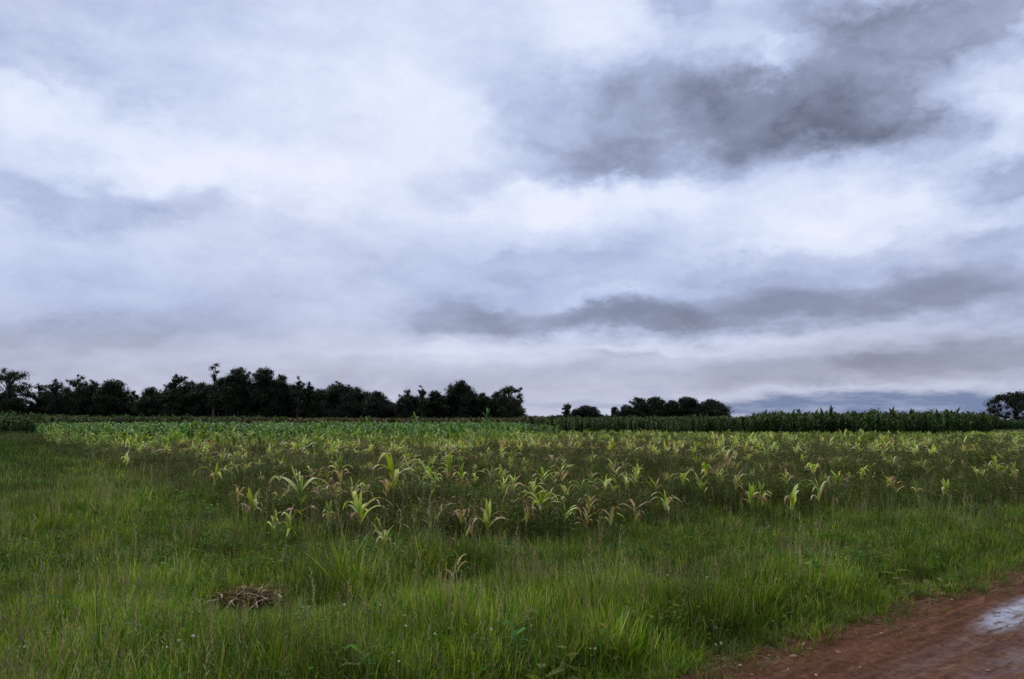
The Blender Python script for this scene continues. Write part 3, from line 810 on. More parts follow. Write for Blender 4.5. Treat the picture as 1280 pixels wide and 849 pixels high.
# the standing green crop and the tall dark one
def crop_plant(seed, cols, tassel=True, lw=1.0, nleaf=10, segs=4):
    rnd = random.Random(seed); mb = MB()
    pts = []; 
    for i in range(4): pts.append(Vector((rnd.uniform(-.02, .02) * i, rnd.uniform(-.02, .02) * i, .3 * i)))
    mb.tube(pts, [.016, .014, .012, .008], [cols[0]] * 4, k=3)
    a = rnd.uniform(0, 6.28)
    for i in range(nleaf):
        t = .18 + .74 * i / nleaf; a += math.pi + rnd.uniform(-.5, .5)
        f = min(t / .9 * 3, 2.99); k = int(f); p = pts[k].lerp(pts[k + 1], f - k)
        c = rnd.choice(cols)
        leaf(mb, p, a, rnd.uniform(.32, .48), .05 * lw, rnd.uniform(.25, .5), rnd.uniform(.7, 2.1), [(0, mixc(c, (0, 0, 0), .25)), (.5, c), (1, mixc(c, C_YEL, .15))], segs=segs, rnd=rnd)
    if tassel:
        for i in range(5):
            b = rnd.uniform(0, 6.28); e = rnd.uniform(0, .5)
            d = Vector((math.sin(b) * math.sin(e), math.cos(b) * math.sin(e), math.cos(e)))
            mb.strip([pts[3], pts[3] + d * .16], [Vector((math.cos(b), -math.sin(b), 0))] * 2, [.012 * lw, .008 * lw], [(.11, .08, .05)] * 2)
    return mb.mesh('crop_plant')
MIDG = [(.085, .19, .05), (.13, .25, .06), (.06, .14, .045), (.22, .32, .08)]
YELG = [(.20, .30, .06), (.34, .42, .10), (.14, .24, .05), (.45, .50, .15)]
DARKG = [(.022, .055, .020), (.030, .070, .022), (.018, .045, .020), (.04, .08, .025)]
TASG = [(.03, .045, .018), (.05, .05, .025), (.06, .045, .03)]
crop_mid = [crop_plant(1400 + i, MIDG, i % 5 == 0, lw=1.6) for i in range(6)]
crop_yel = [crop_plant(1450 + i, YELG, False, lw=1.6, nleaf=9) for i in range(6)]
crop_dark = [crop_plant(1500 + i, DARKG, True, lw=1.8, nleaf=11) for i in range(6)]
crop_tas = [crop_plant(1550 + i, TASG, True, lw=2.6, nleaf=7, segs=3) for i in range(4)]

def plant_crop(name, protos, n, d0, d1, keep, hgt, hvar, label, mat, wide=1.0, margin=160):
    x, y, z, px, py = field_points(rs, n, d0, d1, margin=margin)
    y = np.round(y / .8) * .8 + rs.normal(0, .08, n)
    k = keep(px, py, x, y)
    x, y, px, py = x[k], y[k], px[k], py[k]; m = len(x)
    hh = (hgt(px, x, y) if callable(hgt) else hgt) * (1 + (vnoise(x, y, .3, 3) - .5) * .38) * rs.normal(1, hvar, m)
    scl = np.column_stack([hh * wide, hh * wide, hh])
    return scatter(name, protos, mat, np.column_stack([x, y, ground_h(x, y)]), rots(rs, m, .05), scl, label, 'maize')
plant_crop('green_maize', crop_mid, 30000, 46, 100, lambda px, py, x, y: (py < GREEN_EDGE(px) - 1.5) & (py > TALL_EDGE(px)) & (px > 60 + rs.normal(0, 8, len(px))) & (px < 665 + rs.normal(0, 30, len(px))) , lambda px, x, y: 1.27 + .0 * px, .12,
           'waist-high green maize crop in front of the dark tree line', M_MAIZE, wide=1.1)
plant_crop('yellow_green_maize', crop_yel, 9000, 44, 96, lambda px, py, x, y: (np.abs(py - GREEN_EDGE(px) - 2.0 + rs.normal(0, 2.5, len(px))) < 5.5) & (px > 55) | ((px > 640) & (py > TALL_EDGE(px) + 1) & (py < 562 + rs.normal(0, 4, len(px)))),
           lambda px, x, y: np.where(px > 650, .62, 1.05), .15, 'ragged yellow-green maize along the front of the standing crop', M_MAIZE, wide=1.1)
plant_crop('tall_dark_maize', crop_dark, 52000, 88, 190, lambda px, py, x, y: (py < TALL_EDGE(px)) & ((px > 640) | (px < 95) | ((px < 330) & (y > 102 + (px - 95) * .15))) & (px < 1236 + 600 * (py < 537)) ,
           lambda px, x, y: np.interp(px, [0, 90, 330, 640, 700, 930, 970, 1240, 1260, 1400], [1.95, 1.9, 1.78, 1.6, 1.66, 1.75, 2.15, 2.15, 1.4, 1.4]), .14, 'tall dark green maize block reaching the horizon', M_MAIZE_DARK, wide=1.0)
plant_crop('tasselled_maize', crop_tas, 26000, 98, 196, lambda px, py, x, y: (px > 60) & (px < 670) & (py < TALL_EDGE(px)), 1.86, .07,
           'far maize topped with brown tassels below the trees', M_MAIZE_DARK, wide=1.1)
# plants that stand clear of the crop
for i, (px, top, dd, lab) in enumerate([
    (461, 520, 80, 'tall green maize stalk poking above the crop before the middle of the tree line'),
    (521, 519, 82, 'thin tasselled maize stalk above the green crop, second of the tall ones'),
    (608, 514, 80, 'tall tasselled maize stalk above the green crop near the right end of the trees'),
    (575, 522, 78, 'leafy maize stalk above the green crop below the highest right-hand tree'),
    (344, 521, 80, 'leafy maize stalk above the green crop left of centre'),
    (1115, 511, 92, 'spiky maize stalk standing highest against the pale sky on the right'),
    (1180, 514, 92, 'lone curled maize stalk above the dark crop near its right end'),
    (1210, 517, 90, 'leaning maize stalk last above the dark crop before the broad tree'),
    (1085, 516, 92, 'bushy maize top left of the highest one'),
    (1035, 517, 92, 'pair-leaved maize top above the left of the dark crop'),
    (1145, 518, 92, 'short maize top between the highest and the curled one'),
]):
    x = (px - 640) / FPX * dd; H = 2.0 + (HOR - top) / FPX * dd
    mb_me = crop_plant(1700 + i, MIDG if px < 640 else DARKG, True, lw=1.8, nleaf=11)
    o = link('maize_plant', mb_me, M_MAIZE if px < 640 else M_MAIZE_DARK, loc=(x, dd, 0)); o.scale = (H * .85, H * .85, H * .95)
    tag(o, lab, 'maize plant', 'tall maize plants standing clear of the crop')

# ------------------------------------------------------------------ trees
TLEAF = [(.022, .034, .018), (.030, .044, .022), (.018, .028, .017), (.040, .052, .028)]
def leaf_cloud(rs_, centers, radii, counts, size):
    V = []; 
    for c, r, n in zip(centers, radii, counts):
        d = rs_.normal(0, 1, (n, 3)); d /= np.linalg.norm(d, axis=1)[:, None] + 1e-6
        rr_ = r * np.minimum(np.abs(rs_.normal(0, .6, (n, 1))), 1.1)
        V.append(np.array(c) + d * rr_ * np.array([1, 1, .72]))
    P = np.vstack(V); n = len(P)
    a = rs_.rand(n) * 6.283; e = rs_.normal(-.7, .6, n); l = size * rs_.uniform(.6, 1.3, n)
    D = np.column_stack([np.sin(a) * np.cos(e), np.cos(a) * np.cos(e), np.sin(e)])
    S = np.column_stack([np.cos(a), -np.sin(a), rs_.normal(0, .4, n)]); S /= np.linalg.norm(S, axis=1)[:, None]
    wdt = (l * rs_.uniform(.28, .45, n))[:, None]; L = l[:, None]
    q = np.stack([P, P + D * L * .5 + S * wdt * .5, P + D * L, P + D * L * .5 - S * wdt * .5], 1).reshape(-1, 3)
    tones = np.array(TLEAF)[rs_.randint(0, len(TLEAF), n)] * rs_.uniform(.7, 1.3, (n, 1))
    return q, np.arange(4 * n).reshape(n, 4), np.repeat(tones, 4, axis=0)

def raw_mesh(name, q, f, cols):
    me = bpy.data.meshes.new(name)
    me.vertices.add(len(q)); me.vertices.foreach_set('co', q.astype(np.float32).ravel())
    me.loops.add(f.size); me.loops.foreach_set('vertex_index', f.astype(np.int32).ravel())
    me.polygons.add(len(f)); me.polygons.foreach_set('loop_start', np.arange(0, f.size, 4, dtype=np.int32)); me.polygons.foreach_set('loop_total', np.full(len(f), 4, np.int32))
    a = me.color_attributes.new('tint', 'FLOAT_COLOR', 'POINT')
    a.data.foreach_set('color', np.column_stack([cols, np.ones(len(cols))]).astype(np.float32).ravel())
    me.update(); me.validate()
    return me

def tree(px, top, wpx, dist, style, label, group):
    seed = int(px * 7 + top); rnd = random.Random(seed); rs_ = np.random.RandomState(seed)
    H = CAM_H + (HOR - top) / FPX * dist
    R = wpx / 2 / FPX * dist * 1.28
    x = (px - 640) / FPX * dist
    t = thing('eucalyptus_tree' if style != 'broad' else 'broad_tree', (x, dist, 0), 0.0, label=label, cat='tree', group=group)
    tk = MB(); bark = (1, 1, 1)
    lean = rnd.uniform(-.04, .04)
    tp = [Vector((lean * H * s * s, rnd.uniform(-.1, .1), H * s)) for s in (0, .15, .35, .55, .75, .92)]
    tk.tube(tp, [.028 * H * k for k in (1, .75, .6, .42, .25, .1)], [bark] * 6, k=6)
    centers, radii, counts = [], [], []
    def clump(c, r, dens=1.0):
        centers.append(c); radii.append(r); counts.append(int(85 * dens * (r / .9) ** 2) + 16)
    if style == 'emergent':      # tufts on a bare pole
        for (z, rx_, ox) in ((.97, .42, .1), (.92, .5, -.25), (.86, .38, .35), (.80, .42, -.2), (.74, .5, .15), (.62, .8, 0), (.5, 1.1, .1), (.38, 1.2, -.2)):
            for k in range(2): clump((lean * H * z * z + R * ox + rnd.uniform(-.3, .3), rnd.uniform(-.4, .4), H * z), R * rx_ * .8, 1.0)
    else:
        prof = {'airy': lambda s: (.55 + .6 * s) * (1 - s ** 5) ** .5 , 'dense': lambda s: (.75 + .35 * math.sin(s * 2.6)) * (1 - s ** 4) ** .5,
                'round': lambda s: math.sqrt(max(0, 1 - (2 * s - 1) ** 2)) * .9 + .12, 'broad': lambda s: math.sqrt(max(0, 1 - (1.5 * s - .6) ** 2)), 'slim': lambda s: (.7 + .2 * math.sin(s * 9)) * (1 - s ** 3) ** .5}[style]
        lo = {'airy': .12, 'dense': .05, 'round': .05, 'broad': .30, 'slim': .1}[style]
        nc = {'airy': 62, 'dense': 100, 'round': 70, 'broad': 100, 'slim': 34}[style]
        cr = {'airy': .27, 'dense': .34, 'round': .32, 'broad': .19, 'slim': .45}[style]
        # leaders: the crown is made of a few uneven domes, which gives the outline its bumps
        lead = [(rnd.uniform(-.75, .75), rnd.uniform(.80, .97)) for _ in range(5)] + [(rnd.uniform(-.2, .2), 1.0)]
        for i in range(nc):
            s = rnd.random() ** .8
            a = rnd.uniform(0, 6.28); q_ = rnd.random() ** .5
            ox, oy = math.sin(a) * q_, math.cos(a) * q_
            lx, lh = min(lead, key=lambda l: abs(l[0] - ox) - .15 * l[1])
            zt = (lo + (1 - lo) * s) * lh
            rad_ = R * prof(s)
            r = max(.35, R * cr * rnd.uniform(.6, 1.25))
            c = (lean * H * zt * zt + ox * max(rad_ - r * .4, .1), oy * rad_, min(H * zt, H - r * .55))
            clump(c, r, 1.15 if style in ('dense', 'round') else .8)
        for c0_, r0_ in list(zip(centers, radii))[:26]:     # ragged twigs breaking the outline
            v_ = Vector((rnd.gauss(0, 1), rnd.gauss(0, .6), abs(rnd.gauss(0.5, .8)))).normalized() * r0_ * .85
            clump((c0_[0] + v_.x, c0_[1] + v_.y, min(c0_[2] + v_.z, H - .3)), rnd.uniform(.25, .55), 1.3)
        for (lx, lh) in lead:     # the tips
            clump((lx * R * .8, rnd.uniform(-.3, .3) * R, H * lh - R * .12), R * .20, 1.1)
            clump((lx * R * .8 + rnd.uniform(-.2, .2) * R, rnd.uniform(-.3, .3) * R, H * lh - R * .02), R * .09 + .15, 1.3)
    for i in range(0, len(centers), 2):
        c = Vector(centers[i]); zb = max(.1, min(.8, c.z / H - .22)); k = zb * 5
        b = Vector((lean * H * zb * zb, 0, H * zb)); mid = b.lerp(c, .5) + Vector((0, 0, .04 * H))
        tk.tube([b, mid, c], [.010 * H, .007 * H, .003 * H], [bark] * 3, k=3)
    link('trunk', tk.mesh('tree_trunk'), M_BARK, t)
    q, f, cols = leaf_cloud(rs_, centers, radii, counts, .46 * dist / 200)
    link('crown', raw_mesh('tree_crown', q, f, cols), M_TREE, t)
    return t

G1, G2 = 'trees of the long dark line on the left', 'trees of the separate clump right of centre'
TREES = [
 (-34, 470, 50, 196, 'airy', 'open-crowned eucalyptus at the left edge, mostly beyond the frame', G1),
 (10, 461, 52, 198, 'airy', 'tall airy eucalyptus at the far left with sky between its leaves', G1),
 (50, 480, 26, 202, 'airy', 'low sparse eucalyptus just right of the gap beside the leftmost tree', G1),
 (70, 474, 32, 200, 'airy', 'ragged eucalyptus second from the first gap at the left', G1),
 (99, 469, 34, 198, 'airy', 'eucalyptus with a pointed pair of tips left of the dense round crown', G1),
 (119, 475, 26, 202, 'dense', 'narrow eucalyptus squeezed between the pointed tips and the dense round crown', G1),
 (141, 475, 40, 199, 'dense', 'dense dome-topped eucalyptus left of the small see-through gap', G1),
 (168, 489, 18, 205, 'airy', 'short thin eucalyptus standing in the small see-through gap', G1),
 (188, 484, 30, 200, 'dense', 'eucalyptus with a flat shoulder just right of the small gap', G1),
 (217, 468, 32, 198, 'airy', 'feathery eucalyptus rising left of the lone high tuft', G1),
 (237, 477, 28, 203, 'dense', 'low-shouldered eucalyptus between the feathery one and the lone high tuft', G1),
 (254, 479, 30, 200, 'dense', 'dark eucalyptus at the foot of the lone high tuft', G1),
 (268, 453, 17, 196, 'emergent', 'eucalyptus with a bare pole and tufted top, highest in the whole line', G1),
 (281, 472, 26, 203, 'dense', 'eucalyptus filling the dip right of the lone high tuft', G1),
 (299, 459, 32, 198, 'dense', 'broad high eucalyptus, left of the two highest domes', G1),
 (328, 460, 38, 199, 'dense', 'broad high eucalyptus, right of the two highest domes', G1),
 (351, 469, 32, 202, 'dense', 'eucalyptus on the slope falling right from the two highest domes', G1),
 (373, 471, 20, 199, 'airy', 'slender see-through eucalyptus at the foot of the slope', G1),
 (387, 478, 14, 203, 'slim', 'small narrow eucalyptus right of the slender see-through one', G1),
 (402, 486, 28, 201, 'dense', 'low dark eucalyptus in the dip before the middle hump', G1),
 (427, 477, 36, 199, 'dense', 'eucalyptus forming the middle hump of the line', G1),
 (447, 484, 26, 202, 'dense', 'eucalyptus on the right flank of the middle hump', G1),
 (471, 489, 32, 200, 'dense', 'rounded eucalyptus left of the deep notch in the line', G1),
 (491, 503, 20, 206, 'round', 'lowest eucalyptus, filling the deep notch in the line', G1),
 (510, 487, 24, 200, 'dense', 'square-topped eucalyptus just right of the deep notch', G1),
 (527, 482, 13, 198, 'slim', 'thin spire of a eucalyptus right of the deep notch', G1),
 (545, 489, 26, 202, 'dense', 'eucalyptus between the thin spire and the high right-hand dome', G1),
 (576, 476, 38, 199, 'dense', 'large eucalyptus making the high dome of the right-hand part', G1),
 (605, 491, 24, 202, 'dense', 'shorter eucalyptus in the dip between the high dome and the last tree', G1),
 (636, 483, 36, 198, 'airy', 'last eucalyptus at the right end of the long dark line', G1),
 (622, 490, 22, 203, 'dense', 'eucalyptus tucked behind the last tree of the long line', G1),
 (708, 505, 12, 290, 'slim', 'small pointed tree standing alone between the line and the separate clump', G2),
 (730, 508, 32, 295, 'round', 'low rounded tree between the long line and the separate clump', G2),
 (768, 509, 10, 300, 'slim', 'tiny wispy tree just left of the separate clump', G2),
 (783, 506, 24, 296, 'airy', 'sloping outer tree at the left end of the separate clump', G2),
 (799, 497, 26, 295, 'airy', 'taller ragged tree near the left end of the separate clump', G2),
 (820, 497, 28, 298, 'dense', 'tree with a tufted top in the middle of the separate clump', G2),
 (838, 501, 24, 300, 'dense', 'lower tree in the dip in the middle of the separate clump', G2),
 (858, 497, 30, 296, 'round', 'rounded dense tree, highest of the right half of the clump', G2),
 (887, 500, 38, 297, 'round', 'wide rounded tree closing the right end of the clump', G2),
 (1266, 490, 52, 236, 'broad', 'broad dark spreading tree alone at the far right edge', None),
 (1312, 494, 56, 240, 'broad', 'broad tree beyond the right edge behind the lone spreading one', None),
]
for a_ in TREES: tree(*a_)

# thicket under and behind the trees
rs_ = np.random.RandomState(31)
shrubs = []
for i in range(4):
    cs_ = [tuple(rs_.uniform(-1, 1, 3) * np.array([1.3, 1.0, .9]) + np.array([0, 0, 1.2])) for _ in range(9)]
    q, f, cols = leaf_cloud(rs_, cs_, [.8] * 9, [60] * 9, .42)
    shrubs.append(raw_mesh('shrub', q, f, cols))
pts, scl = [], []
MASS = line([(-60, 484), (0, 486), (30, 500), (38, 518), (46, 500), (60, 488), (150, 486), (160, 502), (176, 502), (188, 488), (230, 481), (290, 471), (350, 475), (380, 485), (430, 483), (470, 493), (492, 507), (510, 494), (545, 495), (580, 485), (605, 496), (645, 494), (652, 516),
             (660, 520), (705, 518), (735, 513), (760, 519), (780, 513), (800, 504), (860, 503), (895, 507), (905, 519), (1236, 520), (1330, 518)])
for (a0, a1, dd, n) in ((-60, 650, 205, 2600), (655, 905, 300, 520), (905, 1330, 300, 150)):
    for _ in range(n):
        px = rs_.uniform(a0, a1); d_ = dd + rs_.uniform(-4, 6)
        ht = CAM_H + (HOR - MASS(px)) / FPX * d_
        k = min(rs_.uniform(.8, 1.25), ht / 2.3); zz = max(0.0, ht - 2.3 * k) * rs_.rand() ** .8
        pts.append(((px - 640) / FPX * d_, d_, zz)); scl.append((k, k, k))
scatter('thicket', shrubs, M_TREE, np.array(pts), rots(rs_, len(pts), .05), np.array(scl), 'dark undergrowth closing the gaps under the far trees', 'undergrowth')

# ------------------------------------------------------------------ single things in the foreground grass
def zg(p): return float(ground_h(p.x, p.y))

# heap of dead straw
sp = at(316, 742, .12)
rnd = random.Random(77); mb = MB()
for i in range(620):
    a = rnd.uniform(0, 6.28); r = .33 * abs(rnd.gauss(0, 1)); z = max(.04, .15 * (1 - (r / .6) ** 2)) * rnd.uniform(.3, 1.1)
    c = Vector((math.sin(a) * r * 1.05, math.cos(a) * r * .8, max(.02, z)))
    b = rnd.gauss(1.4, 1.0); e = rnd.gauss(0.05, .28); l = rnd.uniform(.12, .42)
    d = Vector((math.sin(b) * math.cos(e), math.cos(b) * math.cos(e), math.sin(e)))
    sd = d.cross(Vector((0, 0, 1))).normalized(); wd = rnd.uniform(.006, .016)
    col = rnd.choice([(.48, .39, .25), (.36, .27, .17), (.20, .14, .09), (.66, .57, .42), (.30, .22, .14)])
    mid = c + Vector((0, 0, rnd.uniform(0, .03)))
    mb.strip([c - d * l / 2, mid, c + d * l / 2], [(sd + Vector((0, 0, .5))).normalized()] * 3, [wd * .6, wd, wd * .5], [col] * 3)
o = link('straw_heap', mb.mesh('straw_heap'), M_STRAW, loc=(sp.x, sp.y - .15, zg(sp)))
tag(o, 'small heap of brown dead straw lying in the green grass', 'straw heap')

# long dry stalks at the corner of the maize
for (bx, by_, tx, ty, lab) in [
    (506, 692, 529, 619, 'longest dry grass stalk leaning right at the near corner of the field'),
    (521, 684, 565, 622, 'dry grass stalk slanting strongly right beside the longest one'),
    (536, 690, 541, 607, 'upright thin dry stalk between the two slanting ones and the green fan'),
    (592, 686, 584, 640, 'short dry stalk with reddish tip left of the fresh green fan'),
    (620, 664, 633, 612, 'branching dry stalk right of the fresh green fan'),
    (566, 700, 590, 655, 'dry stalk leaning right in front of the fresh green fan'),
    (566, 745, 575, 690, 'thin yellow stalk standing in the meadow grass below the dry ones'),
]:
    b = at(bx, by_, 0.0); b.z = zg(b); dd = b.y
    top = Vector(((tx - 640) / FPX * dd, dd + .1, CAM_H + (HOR - ty) / FPX * dd))
    mb = MB(); v = top - b; n_ = 6
    pts = [v * (i / n_) + Vector((0, 0, -.06 * (i / n_) ** 2 * 1)) + Vector((.03 * math.sin(i), 0, 0)) for i in range(n_ + 1)]
    mb.tube(pts, [.011 * (1 - .6 * i / n_) for i in range(n_ + 1)], [(.36, .30, .18)] * (n_ + 1), k=4)
    st = link('stem', mb.mesh('dry_stem'), M_STRAW)
    t = thing('dry_stalk', b, label=lab, cat='dry stalk', group='dry stalks at the field corner'); st.parent = t
    mb = MB()
    for k in range(4):
        s0 = .35 + .18 * k; p = v * s0; a = random.Random(k + bx).uniform(0, 6.28)
        leaf(mb, p, a, .22, .03, .5, 1.6, 'tan', segs=4, rnd=random.Random(k))
    link('dead_leaves', mb.mesh('dead_leaves'), M_STRAW, t)

# small white flower heads
fl_head = MB(); rnd = random.Random(3)
for ring, (n_, r_, z_) in enumerate(((8, .5, .1), (10, .9, .35), (9, .8, .7), (5, .45, .95))):
    for i in range(n_):
        a = 6.283 * i / n_ + ring * .4; p = Vector((math.sin(a) * r_ * .5, math.cos(a) * r_ * .5, z_)); d = Vector((math.sin(a), math.cos(a), .5)).normalized()
        fl_head.strip([p, p + d * .4, p + d * .6], [Vector((math.cos(a), -math.sin(a), 0))] * 3, [.15, .38, .1], [(.42, .42, .32), (.60, .58, .48), (.58, .56, .5)])
head_me = fl_head.mesh('flower_head')
stem_mb = MB(); stem_mb.tube([Vector((0, 0, 0)), Vector((.01, 0, .5)), Vector((0, 0, 1))], [.004, .0035, .003], [(.08, .12, .04)] * 3, k=3)
stem_me = stem_mb.mesh('flower_stem')
FL = [(241, 800, 1.3), (248, 799, 1.0), (224, 806, 1.3), (209, 812, .9), (241, 767, .8), (230, 752, .7), (248, 752, .8), (253, 751, .7), (430, 760, 1.1), (430, 769, .8), (476, 760, .8), (504, 774, .9), (507, 789, 1.1), (490, 821, 1.3), (511, 774, .7),
      (499, 812, .9), (812, 725, .9), (835, 726, 1.0), (884, 731, 1.0), (815, 760, 1.1), (826, 757, 1.1), (895, 762, 1.0), (899, 768, 1.2), (894, 770, .8), (614, 783, 1.1), (544, 797, 1.0), (658, 770, .8), (744, 788, 1.1), (738, 795, .8), (594, 735, .7),
      (506, 773, .7), (738, 727, .7), (761, 731, .7), (815, 731, .8), (880, 740, .7), (160, 824, 1.0), (32, 806, 1.1), (12, 810, .9), (136, 762, .8), (340, 704, .7), (353, 735, .7), (1060, 800, .6), (965, 745, .7), (930, 700, .6), (700, 700, .6), (440, 700, .7), (570, 830, 1.0), (60, 790, .8)]
for i, (px, py, sz) in enumerate(FL):
    rf = random.Random(i); hz = rf.uniform(.34, .50) * (1.0 if py > 730 else 1.1)
    p = at(px, py, hz)
    t = thing('white_flower', (p.x, p.y, zg(p)), rf.uniform(0, 6.28), label='tiny cream-white flower head on a thin stem in the foreground meadow grass', cat='flower', group='white flowers scattered in the foreground grass')
    st = link('stem', stem_me, M_GRASS, t); st.scale = (1, 1, hz)
    hd = link('flower_head', head_me, M_FLOWER, t); hd.location = (0, 0, hz); hd.scale = (.0105 * sz,) * 3; hd.rotation_euler = (rf.gauss(0, .3), rf.gauss(0, .3), 0)

# leafy weeds that stand out
LG = [(.15, .20, .05), (.19, .23, .06), (.12, .18, .045)]
def weed_plant(px, py, hz, form, size, col, label, seed):
    rnd = random.Random(seed); p = at(px, py, hz * .8)
    t = thing('leafy_weed', (p.x, p.y, zg(p)), rnd.uniform(0, 6.28), label=label, cat='weed', group='leafy weeds in the foreground')
    ms = MB(); tip = Vector((rnd.uniform(-.05, .05), rnd.uniform(-.05, .05), hz)); ms.tube([Vector(), tip * .5, tip], [.005, .004, .002], [(.10, .11, .05)] * 3, k=4)
    link('stem', ms.mesh('weed_stem'), M_WEED, t)
    n_ = {'pinnate': 8, 'oval': 9, 'sword': 9, 'whorl': 12}[form]; a = rnd.uniform(0, 6.28)
    for i in range(n_):
        f = .35 + .65 * i / n_; b = tip * f; a += 2.4; c = tuple(k * rnd.uniform(.8, 1.2) for k in col); mb = MB()
        d = Vector((math.sin(a), math.cos(a), rnd.uniform(.1, .7))).normalized(); s = Vector((math.cos(a), -math.sin(a), 0)); l = size * rnd.uniform(.7, 1.15)
        if form == 'pinnate':
            for k in range(1, 8):
                q0 = b + d * l * k / 7 + Vector((0, 0, -.25 * l * (k / 7) ** 2))
                for sg in (-1, 1):
                    e = (s * sg + d * .5).normalized(); ll = l * .26 * math.sin(.6 + k / 7 * 2.1)
                    mb.strip([q0, q0 + e * ll * .5, q0 + e * ll], [d] * 3, [.004, ll * .42, .003], [c] * 3)
        elif form == 'sword':
            leaf(mb, b * .2, a, l, size * .07, rnd.uniform(.2, .5), rnd.uniform(.5, 1.8), [(0, mixc(c, (0, 0, 0), .3)), (1, c)], segs=6, rnd=rnd)
        else:
            wr = .5 if form == 'oval' else .26
            mb.ribbon([b, b + d * l * .3, b + d * l * .65, b + d * l + Vector((0, 0, -.2 * l))], [s] * 4, [l * .05, l * wr * .9, l * wr * .8, l * .03], [c] * 4, fold=.12)
        link('leaf', mb.mesh('weed_leaf'), M_WEED, t)
for i, (px, py, hz, form, size, col, lab) in enumerate([
    (684, 812, .42, 'pinnate', .17, LG[1], 'bright feathery-leaved weed low in the middle of the foreground'),
    (645, 792, .40, 'whorl', .16, (.10, .20, .07), 'green pointed-leaved weed left of the bright feathery one'),
    (705, 804, .38, 'pinnate', .15, LG[0], 'feathery weed touching the bright one on its right'),
    (742, 786, .40, 'whorl', .13, LG[2], 'small narrow-leaved weed right of the feathery pair'),
    (765, 785, .42, 'pinnate', .12, LG[1], 'yellowish weed spray right of the narrow-leaved one'),
    (657, 772, .42, 'whorl', .10, LG[0], 'small weed with yellow-green tips above the pointed-leaved one'),
    (372, 762, .36, 'oval', .09, (.16, .24, .12), 'pale round-leaved weed right below the straw heap'),
    (386, 772, .36, 'oval', .08, (.18, .25, .14), 'pale round-leaved weed, middle of the row below the straw'),
    (398, 782, .36, 'oval', .09, (.16, .22, .11), 'pale round-leaved weed at the right end of that row'),
    (355, 801, .30, 'oval', .08, (.18, .25, .15), 'grey-green round-leaved weed left and below the pale row'),
    (450, 822, .45, 'whorl', .15, (.12, .20, .04), 'fresh lanceolate weed low between the pale row and the centre'),
    (160, 795, .30, 'sword', .42, (.10, .20, .13), 'bluish broad-bladed grass clump at the lower left'),
    (208, 775, .30, 'sword', .34, (.11, .20, .14), 'bluish grass clump with a shiny blade under the straw heap side'),
    (215, 745, .30, 'sword', .30, (.12, .20, .15), 'thin bluish grass clump catching light left of the straw heap'),
    (25, 835, .36, 'whorl', .13, (.06, .12, .03), 'dark leafy weed in the bottom left corner'),
    (130, 838, .34, 'oval', .07, (.08, .12, .05), 'mottled leafy weed at the bottom left'),
    (1117, 709, .38, 'pinnate', .18, LG[1], 'yellow-green fern-like weed near the road edge'),
    (1176, 706, .40, 'pinnate', .17, LG[1], 'taller fern-like weed with fingered top close to the road bend'),
    (1155, 716, .32, 'pinnate', .15, LG[0], 'low fern-like weed between the two beside the road'),
    (1010, 704, .40, 'whorl', .14, LG[2], 'green bushy weed in the grass left of the fern-like ones'),
    (1200, 690, .40, 'whorl', .15, (.07, .12, .04), 'dark bushy weed behind the fern-like ones'),
    (868, 720, .55, 'whorl', .10, (.04, .07, .025), 'tall dark weed standing over the grass right of the middle'),
    (845, 760, .40, 'whorl', .09, LG[1], 'yellow-speckled weed at the foot of the tall dark one'),
    (480, 706, .42, 'oval', .07, LG[1], 'yellow-green weed at the grass edge under the orange-tipped maize'),
    (420, 690, .42, 'whorl', .10, LG[0], 'yellow-green weed patch left of the orange-tipped maize'),
    (495, 740, .40, 'whorl', .12, LG[2], 'bushy green weed in the meadow under the dry stalks'),
]): weed_plant(px, py, hz, form, size, col, lab, 2000 + i)

# stones and clods on the road
def stone(seed, size, col, flat=.6):
    import bmesh
    bm = bmesh.new(); bmesh.ops.create_icosphere(bm, subdivisions=2, radius=1.0)
    rnd = random.Random(seed); off = [Vector((rnd.gauss(0, 1), rnd.gauss(0, 1), rnd.gauss(0, 1))).normalized() for _ in range(7)]
    for v in bm.verts:
        k = 1.0
        for o_ in off: k -= .20 * max(0, v.co.normalized().dot(o_) - .55)
        v.co = Vector((v.co.x * k * size, v.co.y * k * size * .8, v.co.z * k * size * flat))
    me = bpy.data.meshes.new('stone'); bm.to_mesh(me); bm.free()
    a = me.color_attributes.new('tint', 'FLOAT_COLOR', 'POINT'); a.data.foreach_set('color', np.tile([*col, 1.0], len(me.vertices)).astype(np.float32))
    me.materials.append(M_STONE)
    return me
M_STONE = foliage_mat('stone', 0.8, 0.0, 0.2, 0.01, 0.3, 8.0, 0.2)
smes = [stone(i, 1.0, c) for i, c in enumerate([(.40, .22, .17), (.30, .15, .11), (.48, .32, .26), (.22, .10, .075), (.36, .24, .16)])]
STONES = [(992, 822, .035, 'flat pinkish stone on the road, left one of the larger pair'), (1048, 816, .035, 'flat pinkish stone on the road, right one of the larger pair'), (1004, 806, .018, None), (1003, 820, .02, None), (1014, 812, .015, None), (1102, 793, .018, None), (1108, 780, .014, None), (925, 832, .02, None), (897, 838, .02, None), (880, 842, .016, None), (1020, 845, .02, None), (940, 845, .018, None),
          (1190, 750, .014, None), (1160, 800, .014, None), (1075, 835, .015, None), (962, 822, .016, None), (1235, 838, .018, None), (985, 836, .014, None), (1180, 820, .012, None), (1050, 793, .012, None)]
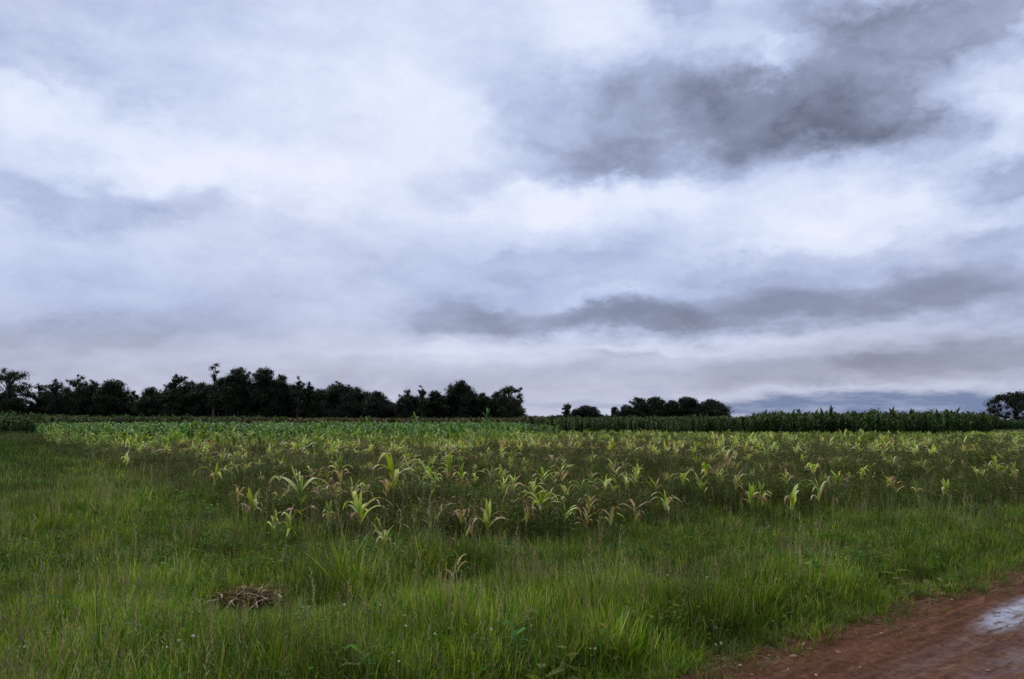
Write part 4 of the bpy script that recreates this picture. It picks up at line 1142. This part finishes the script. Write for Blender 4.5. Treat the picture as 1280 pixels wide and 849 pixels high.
for i, (px, py, sz, lab) in enumerate(STONES):
    p = at(px, py, -.03); z = float(road_h(p.x, p.y)); p = at(px, py, z)
    o = link('stone', smes[i % 5], M_STONE, loc=(p.x, p.y, float(road_h(p.x, p.y)) + sz * .22)); o.scale = (sz,) * 3; o.rotation_euler = (0, 0, i * 1.7)
    tag(o, lab or 'small pale pebble lying on the red dirt near the grass', 'stone', 'stones on the dirt road')
# dead grass litter fallen over the road edge
lit = []
for i in range(4):
    mb = MB(); rnd = random.Random(50 + i)
    for k in range(10):
        a = rnd.uniform(0, 6.28); l = rnd.uniform(.05, .16); c = Vector((rnd.gauss(0, .07), rnd.gauss(0, .07), rnd.uniform(.004, .02))); d = Vector((math.sin(a), math.cos(a), rnd.uniform(-.05, .12)))
        mb.strip([c, c + d * l * .5 + Vector((0, 0, .012)), c + d * l], [Vector((math.cos(a), -math.sin(a), .3)).normalized()] * 3, [.004, .006, .003], [rnd.choice([(.20, .15, .09), (.14, .09, .055), (.28, .22, .13), (.10, .12, .04)])] * 3)
    lit.append(mb.mesh('litter'))
n = 380; S = rs.uniform(-5, 14, n); T = np.abs(rs.normal(0, .32, n)) - .35
x = RA.x + RDIR.x * S + RNRM.x * T; y = RA.y + RDIR.y * S + RNRM.y * T
scatter('grass_litter', lit, M_STRAW, np.column_stack([x, y, np.maximum(road_h(x, y), ground_h(x, y)) + .003]), rots(rs, n, .05), np.ones((n, 3)), 'dead grass blades lying along the edge of the road', 'litter')
# creeping grass that spills onto the dirt
creep = [tuft(800 + i, 16, .06, .20, .0055, dry=.25, stems=0, lean=.9, segs=4, curl=1.0) for i in range(4)]
n = 2600; S = rs.uniform(-6, 14, n); T = rs.normal(-.32, .26, n) + (vnoise(S, S * 0, 1.1, 3) - .5) * .9
x = RA.x + RDIR.x * S + RNRM.x * T; y = RA.y + RDIR.y * S + RNRM.y * T
scatter('edge_grass', creep, M_GRASS, np.column_stack([x, y, np.maximum(road_h(x, y), ground_h(x, y)) - .005]), rots(rs, n, .2), np.repeat(rs.uniform(.5, 1.3, (n, 1)), 3, 1), 'low creeping grass spilling from the verge onto the road', 'grass')
